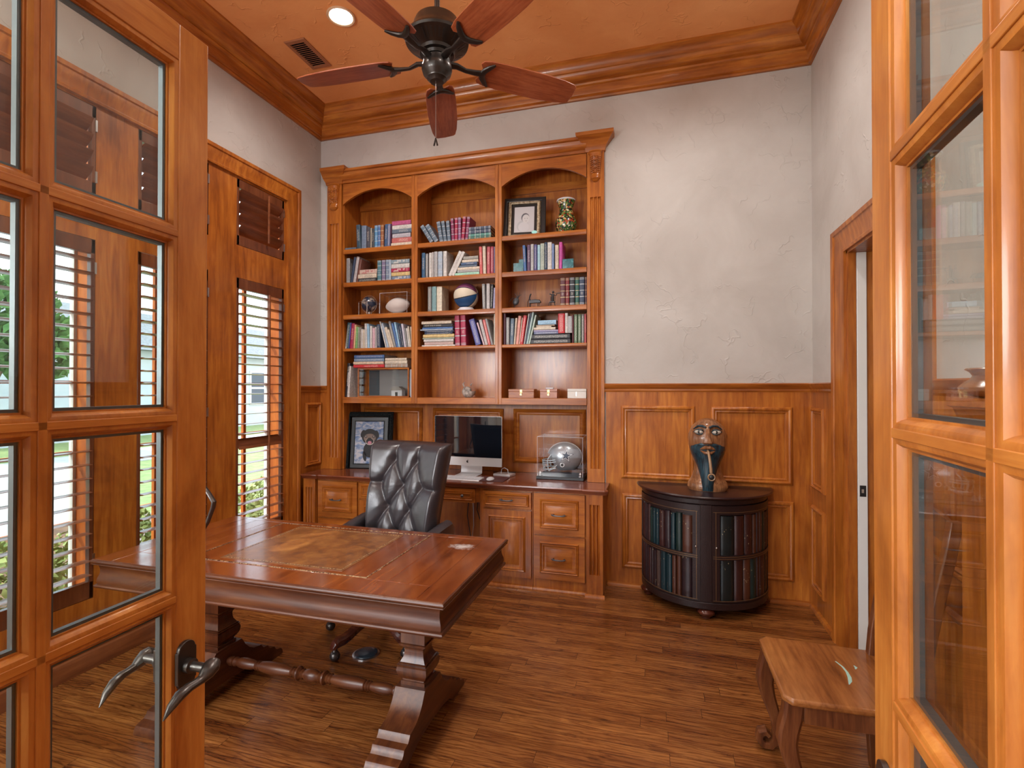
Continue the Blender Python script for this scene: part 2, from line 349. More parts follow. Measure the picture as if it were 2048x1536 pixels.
# ---------- doorway in the right wall ----------
def casing_prof(w): return [(0, 0), (0, .016), (w*.1, .020), (w*.16, .014), (w*.5, .020), (w*.72, .028), (w*.80, .030), (w*.84, .036), (w, .040), (w, 0)]
b = MB().sweep([V(XR, DY1, 0), V(XR, DY1, DZ), V(XR, DY0, DZ), V(XR, DY0, 0)], casing_prof(.135), (-1,0,0), closed=False)
if True:
    pass
b.build('door_2', M['wood_z'], kind='structure')
b = MB().box(XR-.002, XR+.16, DY1-.014, DY1+.002, 0, DZ).box(XR-.002, XR+.16, DY0, DY0+.014, 0, DZ).box(XR-.002, XR+.16, DY0, DY1, DZ-.014, DZ+.002)
b.box(XR-.001, XR+.036, DY1-.024, DY1-.013, 0, DZ-.012)
b.build('door_frame', M['wood_z'], kind='structure')
# ---------- window unit on the left wall ----------
cas = [(0, 0), (0, .018), (.012, .022), (.02, .016), (.055, .022), (.085, .034), (.095, .034), (.1, .042), (.122, .044), (.122, 0)]
b = MB().sweep([V(XL, WY1, WZ0-.07), V(XL, WY1, WZ1), V(XL, WY0, WZ1), V(XL, WY0, WZ0-.07)], [(-q[0], q[1]) for q in cas][::-1], (1,0,0), closed=False)
BAYS = [(2.882, 3.352), (2.178, 2.648), (1.483, 1.953), (.788, 1.258)]  # last bay is out of view and unshuttered, added for extra daylight
LZ0, LZ1, UZ0, UZ1 = .354, 2.230, 2.459, 2.930
wb = MB()
ys = [WY0]+[q for bay in reversed(BAYS) for q in bay]+[WY1]
for i in range(0, len(ys), 2): wb.box(XL-.03, XL, ys[i], ys[i+1], WZ0, WZ1)
for y0, y1 in BAYS: wb.box(XL-.03, XL-.0005, y0, y1, WZ0, LZ0).box(XL-.03, XL-.0005, y0, y1, LZ1, UZ0).box(XL-.03, XL-.0005, y0, y1, UZ1, WZ1)
win = T('window_1', kind='structure')
b.build('window_casing', M['wood_z'], win); wb.build('window_panelling', M['wood_z'], win, smooth=False)
jb = MB(); sb = MB(); gb = MB()
for y0, y1 in BAYS:
    yy0, yy1 = y0+.01, y1+.012
    for z0, z1 in ((LZ0, LZ1), (UZ0, UZ1)):
        jb.box(XL-.149, XL-.03, yy1, yy1+.012, z0-.01, z1+.01).box(XL-.149, XL-.03, yy0-.012, yy0, z0-.01, z1+.01)
        jb.box(XL-.149, XL-.03, yy0-.012, yy1+.012, z0-.012, z0-.001).box(XL-.149, XL-.03, yy0-.012, yy1+.012, z1+.001, z1+.012)
        xs = XL-.155
        sb.box(xs-.03, xs, yy0-.03, yy0+.012, z0-.02, z1+.02).box(xs-.03, xs, yy1-.012, yy1+.03, z0-.02, z1+.02)
        sb.box(xs-.03, xs, yy0, yy1, z0-.03, z0+.015).box(xs-.03, xs, yy0, yy1, z1-.015, z1+.03)
        ym = (yy0+yy1)/2; jb.box(xs-.026, xs-.004, ym-.012, ym+.012, z0, z1)
        if z1 < 2.4:
            for k in range(1, 5): jb.box(xs-.026, xs-.006, yy0, yy1, z0+(z1-z0)*k/5-.009, z0+(z1-z0)*k/5+.009)
        gb.box(xs-.017, xs-.014, yy0-.005, yy1+.005, z0, z1)
jb.build('window_jamb', M['jamb'], win, smooth=False); sb.build('window_sash', M['white'], win, smooth=False); gb.build('window_glass', M['glass'], win, smooth=False)
# outer wall strip so the sash is held
ob = MB()
for i in range(0, len(ys), 2): ob.box(XL-.149, XL-.032, ys[i]+(.024 if i else 0), ys[i+1]-(.0 if i else 0)-(.005 if i+1 < len(ys)-1 else 0)+.0, WZ0, WZ1)
for y0, y1 in BAYS: ob.box(XL-.149, XL-.032, y0, y1, WZ0, LZ0-.014).box(XL-.149, XL-.032, y0, y1, LZ1+.014, UZ0-.014).box(XL-.149, XL-.032, y0, y1, UZ1+.014, WZ1)
ob.build('window_core', M['shut'], win, smooth=False)
# ---------- plantation shutters ----------
def shutter(y0, y1, z0, z1, tilt, label, rod_y, front=True, odd=None):
    t = T('plantation_shutter', label, 'shutter', (XL-.014, (y0+y1)/2, z0), group='plantation shutters in the window')
    st = .020; fr = MB(); x0, x1 = XL-.0285, XL+.001; top = .075 if z1-z0 > 1 else .062
    fr.box(x0, x1, y0+.002, y0+.022, z0+.002, z1-.002).box(x0, x1, y1-.022, y1-.002, z0+.002, z1-.002)
    fr.box(x0, x1, y0+.002, y1-.002, z0+.002, z0+.09 if z1-z0 > 1 else z0+.07).box(x0, x1, y0+.002, y1-.002, z1-.002-top, z1-.002)
    fr.build('shutter_frame', M['shutz'], t, world=True, bev=.002)
    a, c = (z0+.09 if z1-z0 > 1 else z0+.07), z1-top; pitch = .0715 if z1-z0 > 1 else .078
    n = int(round((c-a)/pitch)); pitch = (c-a)/n; lo = MB(); hw = .042 if z1-z0 > 1 else .046
    def slat(mb, z, ang):
        m = Matrix.Translation((XL-.013, 0, z)) @ Matrix.Rotation(ang, 4, 'Y')
        prof = [(-hw, 0), (-hw*.6, .0038), (0, .0052), (hw*.6, .0038), (hw, 0), (hw*.6, -.0038), (0, -.0052), (-hw*.6, -.0038)]
        mb.loft([[m @ V(p[0], y0+.024, p[1]) for p in prof], [m @ V(p[0], y1-.024, p[1]) for p in prof]])
    for k in range(n):
        z = a+(k+.5)*pitch
        if odd is not None and k == odd: continue
        slat(lo, z, tilt)
    lo.build('louver_set', M['shut'], t, world=True)
    if odd is not None:
        q = MB(); slat(q, a+(odd+.5)*pitch, R(62)); q.build('tilted_louver', M['shut'], t, world=True, label='louver tilted down out of line')
    xr = XL-.013+hw*math.cos(tilt)+.008
    rd = MB().box(xr-.006, xr+.005, rod_y-.006, rod_y+.006, a+.01, c+.03 if z1-z0 < 1 else c-.005)
    rd.build('tilt_rod', M['shut'], t, world=True, bev=.002)
    for z in ((z0+.1, z1-.1) if z1-z0 < 1 else (z0+.2, (z0+z1)/2, z1-.15)): MB().box(x1-.004, x1+.004, y1-.006, y1+.004, z-.03, z+.03).build('hinge', M['steel'], t, world=True)
    return t
names = ['beside the bookcase', 'behind the edge of the left French door', 'farthest left']
for i, (y0, y1) in enumerate(BAYS[:3]):
    shutter(y0, y1, LZ0, LZ1, R(-3), ['tall brown louvered shutter with one louver tilted, bay nearest the bookcase', 'tall brown louvered shutter, middle bay, seen through the French door glass', 'tall brown louvered shutter, leftmost bay, seen through the French door glass'][i], y0+(.278 if i == 0 else .12), odd=8 if i == 0 else None)
    shutter(y0, y1, UZ0, UZ1, R(-46), ['short closed brown shutter above the tall one nearest the bookcase', 'short closed brown shutter of the middle bay, seen through the top door pane', 'short closed brown shutter of the leftmost bay, seen through the top door pane'][i], y0+(.278 if i == 0 else .12))
# ---------- French doors ----------
def french_door(side, label):
    # local: door lies along +Y from the hinge, visible face at +x for the left leaf (mirrored for the right)
    s = side; Wd, Hd = .60, 2.163; t = .045
    th = R(1.2) if s > 0 else R(-3.3)
    hx = -.885 if s > 0 else .262
    D = T('french_door', label, 'door', (hx, YF, .008), th)
    fr = MB(); xa, xb = (-t, 0) if s > 0 else (0, t)
    sw = .094
    cols = [sw, .0, .0, Wd-sw]
    fr.box(xa, xb, 0, sw, 0, Hd-.008).box(xa, xb, Wd-sw+.026, Wd, 0, Hd-.008); fr.build('stile', M['fir'], D, bev=.002)
    gx0, gx1 = sw, Wd-sw+.026; pw = (gx1-gx0)
    rows = [2.091, 1.751, 1.392, 1.040, .688, .336]
    rl = MB().box(xa, xb, gx0, gx1, rows[0]-.008, Hd-.008).box(xa, xb, gx0, gx1, 0, rows[-1]-.008)
    rl.build('rail', M['firx'], D, bev=.002)
    vm = [gx0+pw/3, gx0+2*pw/3]
    vm = [.2965+.0, .305-.0]; vm = [.112, .305]  # upright bars, from the hinge
    vm = [.200-.09+.0, .305]
    mu = MB(); hb = MB(); bw = .0065
    for y in vm[1:]+[.112]: mu.box(xa, xb, y-bw, y+bw, rows[-1]-.008, rows[0]-.008)
    for z in rows[1:-1]: hb.box(xa, xb, gx0, gx1, z-.008-bw, z-.008+bw)
    ycols = [(gx0, .112-bw), (.112+bw, .305-bw), (.305+bw, gx1)]
    ycols = [c for c in ycols if c[1]-c[0] > .03]
    prof = [(0, -.0205), (0, .0205), (.003, .0205), (.007, .019), (.011, .0135), (.012, .009), (.015, .009), (.015, -.009), (.012, -.009), (.011, -.0135), (.007, -.019), (.003, -.0205)]
    xm = (xa+xb)/2; bd = MB(); gl = []
    for r_ in range(5):
        z1 = rows[r_]-.008-(bw if r_ else 0); z0 = rows[r_+1]-.008+(bw if r_ < 4 else 0)
        for (y0, y1) in ycols:
            bd.sweep([V(xm, y0, z0), V(xm, y1, z0), V(xm, y1, z1), V(xm, y0, z1)], prof, (1,0,0))
            gl.append((y0, y1, z0, z1))
    mu.build('upright_glazing_bar', M['fir'], D, bev=.001); hb.build('level_glazing_bar', M['firx'], D, bev=.001)
    bd.build('glazing_bead', M['fir'], D)
    sp = MB()
    for (y0, y1, z0, z1) in gl:
        g = MB().box(xm-.0075, xm-.0055, y0+.0125, y1-.0125, z0+.0125, z1-.0125).box(xm+.0055, xm+.0075, y0+.0125, y1-.0125, z0+.0125, z1-.0125)
        g.build('glass_pane', M['glass'], D, smooth=False)
        sp.sweep([V(xm, y0+.012, z0+.012), V(xm, y1-.012, z0+.012), V(xm, y1-.012, z1-.012), V(xm, y0+.012, z1-.012)], [(0, -.0053), (0, .0053), (.008, .0053), (.008, -.0053)], (1,0,0))
    sp.build('pane_spacer', M['spacer'], D)
    # lever handles on both faces
    yk, zk = Wd-.050, .897
    for f in (1, -1):
        xf = (xb if s > 0 else xa) if f > 0 else (xa if s > 0 else xb); d = s*f
        pl = MB(); out = []
        hw, hh, hr = .021, .031, .0185
        pts = [(-hw, -hh), (-hr, -hh)]+[(hr*math.cos(a), -hh+.0-hr*.9*math.sin(a-PI)) for a in [PI+PI*k/10 for k in range(11)]]+[(hw, -hh), (hw, hh), (hr, hh)]
        pts = [(-hw, -hh)]+[(hr*math.cos(PI+PI*k/12), -hh+hr*.9*math.sin(PI+PI*k/12)) for k in range(13)]+[(hw, -hh), (hw, hh)]+[(hr*math.cos(PI*k/12), hh+hr*.9*math.sin(PI*k/12)) for k in range(13)]+[(-hw, hh)]
        pl.loft([[V(xf, yk+p[0], zk+p[1]) for p in pts], [V(xf+d*.008, yk+p[0], zk+p[1]) for p in pts]])
        hd = pl.build('escutcheon', M['bronze'], D, bev=.001)
        lv = MB().tube([(xf+d*.006, yk, zk), (xf+d*.02, yk, zk), (xf+d*.022, yk, zk), (xf+d*.05, yk, zk)], [.014, .014, .009, .009], 16)
        pth = [(.052, .016, .006), (.056, .011, .005), (.059, .002, .001), (.060, -.010, -.006), (.060, -.021, -.011), (.059, -.033, -.012), (.058, -.047, -.012), (.056, -.064, -.017), (.054, -.080, -.029), (.052, -.094, -.046)]
        lv.tube([(xf+d*p[0], yk+p[1]+.004, zk+p[2]) for p in pth], [.004, .013, .0165, .0140, .0095, .0085, .0095, .0105, .0080, .0012], 12, flat=.8)
        lv.build('lever', M['bronze'], D)
    return D
M['spacer'] = mat('pane_spacer_metal', (.12, .14, .15), .4, .7)
french_door(1, 'open glazed wooden French door on the left, in front of the window shutters')
french_door(-1, 'open glazed wooden French door on the right, in front of the wooden side chair')
# ---------- built-in bookcase ----------
YFc, YBk = 3.795, 4.075
ROW = {1: 2.647, 2: 2.361, 3: 2.080, 4: 1.791, 5: 1.371}
BAYX = {'L': (-2.604, -1.951), 'M': (-1.896, -1.223), 'R': (-1.169, -.502)}
bc = T('bookcase', 'tall built-in alder bookcase with three arched bays above the desk counter', 'bookcase', (-1.56, YFc, .75))
def P_(mb, name, m, **k): return mb.build(name, m, bc, world=True, **k)
P_(MB().box(-2.75, -.375, YBk, YBk+.02, .751, 3.30), 'back_panel', M['wood_z'], smooth=False)
P_(MB().box(-2.75, -.375, YFc+.03, YBk, 3.24, 3.26), 'top_panel', M['wood_x'], smooth=False)
for x0, x1 in ((-2.62, -2.604), (-.502, -.486)):
    P_(MB().box(x0, x1, YFc+.02, YBk, .751, 3.24), 'side_panel', M['wood_z'], smooth=False)
for x0, x1 in ((-1.951, -1.896), (-1.223, -1.169)):
    b = MB().box(x0, (x0+x1)/2-.0015, YFc, YBk, 1.32, 3.214).box((x0+x1)/2+.0015, x1, YFc, YBk, 1.32, 3.214).box(x0+.01, x1-.01, YFc+.004, YBk, 1.32, 3.21)
    P_(b, 'divider', M['wood_z'], bev=.002)
for k, (x0, x1) in BAYX.items():
    for r in (1, 2, 3, 4):
        z = ROW[r]; th = .040 if r < 4 else .027
        b = MB().prism([(YFc+.012, z-th), (YFc+.006, z-th+.004), (YFc+.004, z-th/2), (YFc+.006, z-.004), (YFc+.012, z), (YBk, z), (YBk, z-.02), (YFc+.03, z-.02), (YFc+.03, z-th)], 'x', x0+.0005, x1-.0005)
        P_(b, 'shelf', M['wood_x'])
b = MB().box(-2.604, -.502, YFc+.002, YBk, 1.320, 1.371)
for x in (-1.9235, -1.196): b.box(x-.002, x+.002, YFc-.001, YFc+.004, 1.318, 1.372)
P_(b, 'bottom_shelf', M['wood_x'], bev=.002)
# arched heads
for k, (x0, x1) in BAYX.items():
    zs, za, zt = 3.034, 3.141, 3.214; w = x1-x0; hgt = za-zs; rad = (w*w/4+hgt*hgt)/(2*hgt); cxm = (x0+x1)/2; czz = za-rad; a = math.asin(w/2/rad)
    arc = [(cxm+rad*math.sin(-a+2*a*i/24), czz+rad*math.cos(-a+2*a*i/24)) for i in range(25)]
    vs = []; fs = []
    for i, p in enumerate(arc):
        vs += [V(p[0], YFc, p[1]), V(p[0], YFc, zt), V(p[0], YFc+.022, p[1]), V(p[0], YFc+.022, zt)]
        if i: q = 4*(i-1); fs += [(q, q+1, q+5, q+4), (q+2, q+6, q+7, q+3), (q, q+4, q+6, q+2)]
    P_(MB().add(vs, fs), 'arched_head', M['wood_x'])
    P_(MB().box(x0, x1, YBk-.018, YBk, 3.06, 3.12), 'hanging_rail', M['wood_x'], smooth=False)
# entablature and cornice
P_(MB().box(-2.62, -.486, YFc, YFc+.022, 3.212, 3.24), 'frieze', M['wood_x'], smooth=False)
cor = [(0, 0), (.012, 0), (.014, .018), (.030, .030), (.045, .052), (.050, .075), (.062, .082), (.064, .100), (.0, .100)]
P_(MB().sweep([V(-.50, YFc, 3.215), V(-2.62, YFc, 3.215)], cor, (0,0,1), closed=False), 'cornice', M['wood_x'])
for x0, x1 in ((-2.754, -2.612), (-.497, -.3705)):
    # pilaster with three flutes
    b = MB(); yb = YFc-.012; zb, zt = .751, 3.21; f0, f1 = .850, 2.873; w = x1-x0
    b.box(x0, x1, yb+.017, YFc+.02, zb, zt)
    fl = []; cs = [x0+w*.28, x0+w*.5, x0+w*.72]; r = w*.088
    poly = [(x0+.001, yb+.018)]+[(x0+.001, yb)]
    for c in cs: poly += [(c-r, yb)]+[(c-r*math.cos(PI*i/6), yb+.016*math.sin(PI*i/6)) for i in range(1, 6)]+[(c+r, yb)]
    poly += [(x1-.001, yb), (x1-.001, yb+.018)]
    b.prism(poly, 'z', f0, f1); b.box(x0+.001, x1-.001, yb, yb+.018, zb, f0).box(x0+.001, x1-.001, yb, yb+.018, f1, zt)
    P_(b, 'pilaster', M['wood_z'])
    # capital: bell-shaped block
    capp = [(0, 3.21), (.006, 3.212), (.010, 3.235), (.026, 3.262), (.046, 3.285), (.062, 3.305), (.072, 3.312), (.074, 3.337)]
    b = MB(); xa, xb = x0-.002, x1+.002; rings = []
    for (e, z) in capp:
        el = min(e, .022) if x0 < -2 else e; rings.append([V(xa-el, YFc-.012-e, z), V(xb+e, YFc-.012-e, z), V(xb+e, YFc+.012, z), V(xa-el, YFc+.012, z)])
    b.loft(rings); P_(b, 'capital', M['wood_x'])
    # carved corbel
    cx = (x0+x1)/2; ww = w*.36
    prof = [(3.206, .050, 1.15), (3.198, .054, 1.18), (3.190, .046, 1.05), (3.17, .044, .98), (3.13, .036, .92), (3.09, .028, .86), (3.05, .022, .78), (3.03, .024, .74), (3.018, .030, .78), (3.008, .030, .78), (2.998, .020, .6), (2.985, .008, .25)]
    rings = []
    for z, d, f in prof:
        rings.append([V(cx+ww*f*math.cos(t)*1.0, yb+.002-d*max(0, math.sin(t))**.6, z) for t in [PI*i/10 for i in range(11)]])
    b = MB().loft(rings)
    for i in range(9):
        z = 3.165-i*.014; d = .042-.0022*i
        for sx in (-1, 1):
            b.sphere((cx+sx*ww*(.45-.015*i), yb-d+.006, z), .0095, 8, 6, sc=(1.2, 1.0, .8), mat=Matrix.Rotation(sx*R(35), 3, 'Y'))
            b.sphere((cx+sx*ww*(.78-.02*i), yb-d*.62, z-.004), .008, 8, 6, sc=(1, 1.0, 1.0))
        if i % 2 == 0: b.sphere((cx, yb-d+.003, z), .0085, 8, 6)
    P_(b, 'carved_corbel', M['wood_x'])
# panels behind the counter
b = MB()
for x0, x1 in ((-2.56, -1.982), (-1.881, -1.237), (-1.149, -.545)):
    z0, z1 = .83, 1.277; yf = YBk-.001
    panel_mould(b, (x0, yf), (x1, yf), z0, z1, (0,-1,0), .05, .026)
P_(b, 'panel_moulding', M['wood_x'])
# ---------- desk counter and base cabinets ----------
ctop = T('countertop', 'long dark red-brown wooden counter running under the bookcase', 'countertop', (-1.57, 3.5, .75))
b = MB(); prof = [(0, .714), (.012, .714), (.016, .722), (.020, .728), (.026, .734), (.030, .742), (.028, .750), (0, .750)]
YC = 3.53
path = [V(-.335, YB-.013, 0), V(-.335, YC, 0), V(-.352, YC-.012, 0), V(-.475, YC-.012, 0), V(-.480, YC, 0), V(-2.650, YC, 0), V(-2.655, YC-.012, 0), V(-2.765, YC-.012, 0), V(-2.79, YC, 0), V(-2.79, YB-.001, 0)]
b.sweep([p+V(0, 0, 0) for p in path][1:9][::-1], [(-q[0], q[1]) for q in prof][::-1], (0,0,1), closed=False)
b.box(-2.79, -.335, YC, YB-.014, .714, .7495).box(-2.745, -.38, YB-.014, YBk-.001, .714, .7495)
b.build('worktop', M['top'], ctop, world=True)
for nm in ():
    pass
def raised(mb, x0, x1, z0, z1, y, small=False, t=.018):
    # raised-panel front facing -Y
    mb.box(x0, x1, y, y+t, z0, z1)
    fw = .028 if small else min(.055, (z1-z0)*.2)
    a = V(x0+fw, y, z0+fw); c = V(x1-fw, y, z0+fw); d = V(x1-fw, y, z1-fw); e = V(x0+fw, y, z1-fw)
    mw = .022 if not small else .014
    mb.sweep([a, e, d, c], [(0, -.001), (0, .004), (-.004, .009), (-.010, .009), (-mw*.6, .003), (-mw, .001), (-mw, -.001)], (0,-1,0))
    mb.sweep([a, e, d, c], [(0, -.001), (0, .006), (.006, .011), (.012, .004), (.014, -.001)], (0,-1,0))
    if not small:
        i0 = fw+.030; i1 = fw+.056 if (z1-z0) < .33 or (x1-x0) < .3 else fw+.06
        r0 = [V(x0+i0, y+.001, z0+i0), V(x1-i0, y+.001, z0+i0), V(x1-i0, y+.001, z1-i0), V(x0+i0, y+.001, z1-i0)]
        r1 = [V(x0+i1, y-.009, z0+i1), V(x1-i1, y-.009, z0+i1), V(x1-i1, y-.009, z1-i1), V(x0+i1, y-.009, z1-i1)]
        mb.loft([r0, r1])
def pull(parent, x, y, z):
    b = MB()
    for s in (-1, 1): b.tube([(x+s*.038, y+.001, z), (x+s*.038, y-.018, z), (x+s*.036, y-.024, z)], [.006, .0045, .005], 8)
    b.tube([(x-.052, y-.018, z+.004), (x-.042, y-.023, z), (x-.02, y-.027, z-.002), (x, y-.028, z-.002), (x+.02, y-.027, z-.002), (x+.042, y-.023, z), (x+.052, y-.018, z+.004)], [.0028, .0055, .0048, .0042, .0048, .0055, .0028], 8)
    return b.build('drawer_pull', M['pull'], parent, world=True)
M['pull'] = mat('pewter_pull', (.12, .12, .13), .4, .8)
YFB = 3.555
def mold_base(b, x0, x1, y):
    b.prism([(y, .0), (y-.016, 0), (y-.016, .008), (y-.010, .020), (y, .026)], 'x', x0, x1)
def cab(name, label, x0, x1, fronts, pil=None):
    t = T(name, label, 'cabinet', ((x0+x1)/2, YFB, 0))
    b = MB().box(x0+.001, x1-.001, YFB, YB-.014, .0, .713)
    mold_base(b, x0+.001, x1-.001, YFB); b.build('cabinet_body', M['wood_z'], t, world=True, smooth=False)
    for kind, fx0, fx1, fz0, fz1 in fronts:
        b = MB(); raised(b, fx0, fx1, fz0, fz1, YFB-.019, small=(fz1-fz0) < .14)
        d = b.build('drawer_front' if kind == 'd' else 'cabinet_door', M['wood_x'] if kind == 'd' else M['wood_z'], t, world=True)
        if kind == 'd':
            pull(d, (fx0+fx1)/2, YFB-.019-(.009 if fz1-fz0 > .14 else 0), (fz0+fz1)/2)
    if pil:
        p0, p1 = pil; b = MB(); yb = YFB-.035; w = p1-p0; f0, f1 = .157, .642
        b.box(p0, p1, yb+.017, YFB-.0005, 0, .713)
        cs = [p0+w*.28, p0+w*.5, p0+w*.72]; r = w*.088; poly = [(p0+.001, yb+.018), (p0+.001, yb)]
        for c in cs: poly += [(c-r, yb)]+[(c-r*math.cos(PI*i/6), yb+.016*math.sin(PI*i/6)) for i in range(1, 6)]+[(c+r, yb)]
        poly += [(p1-.001, yb), (p1-.001, yb+.018)]
        b.prism(poly, 'z', f0, f1); b.box(p0+.001, p1-.001, yb, yb+.018, 0, f0).box(p0+.001, p1-.001, yb, yb+.018, f1, .713)
        mold_base(b, p0-.01, p1+.012, yb)
        b.build('fluted_pilaster', M['wood_z'], t, world=True)
    return t
cab('file_drawer_cabinet', 'right end base cabinet with two deep raised-panel drawers', -.856, -.356, [('d', -.845, -.483, .410, .699), ('d', -.845, -.483, .091, .397)], (-.469, -.356))
cab('base_cabinet', 'base cabinet with a shallow drawer over a tall door, right of the knee space', -1.262, -.857, [('d', -1.232, -.868, .578, .696), ('p', -1.232, -.868, .082, .562)])
cab('file_drawer_cabinet', 'left end base cabinet with deep raised-panel drawers beside the window wall', -2.785, -2.282, [('d', -2.655, -2.293, .410, .699), ('d', -2.655, -2.293, .091, .397)], (-2.782, -2.669))
cab('base_cabinet', 'base cabinet behind the leather chair, left of the knee space', -2.281, -1.876, [('d', -2.27, -1.906, .578, .696), ('p', -2.27, -1.906, .082, .562)])
t = T('knee_space_cabinet', 'wide shallow drawer over the knee space behind the leather chair', 'cabinet', (-1.569, YFB, .595))
b = MB().box(-1.875, -1.263, YFB, YB-.014, .60, .713); b.build('drawer_case', M['wood_x'], t, world=True, smooth=False)
b = MB(); raised(b, -1.845, -1.294, .597, .699, YFB-.019, True); d = b.build('drawer_front', M['wood_x'], t, world=True)
for x in (-1.75, -1.39): b = MB().lathe([(.004, 0), (.005, .012), (.011, .018), (.012, .024), (.006, .029)], 12, (x, YFB-.019, .648), mat=Matrix.Rotation(R(90), 3, 'X')); b.build('drawer_knob', M['pull'], d, world=True)
MB().box(-1.874, -1.264, YB-.03, YB-.015, 0, .599).build('trim_8', M['wood_z'], kind='structure', smooth=False)
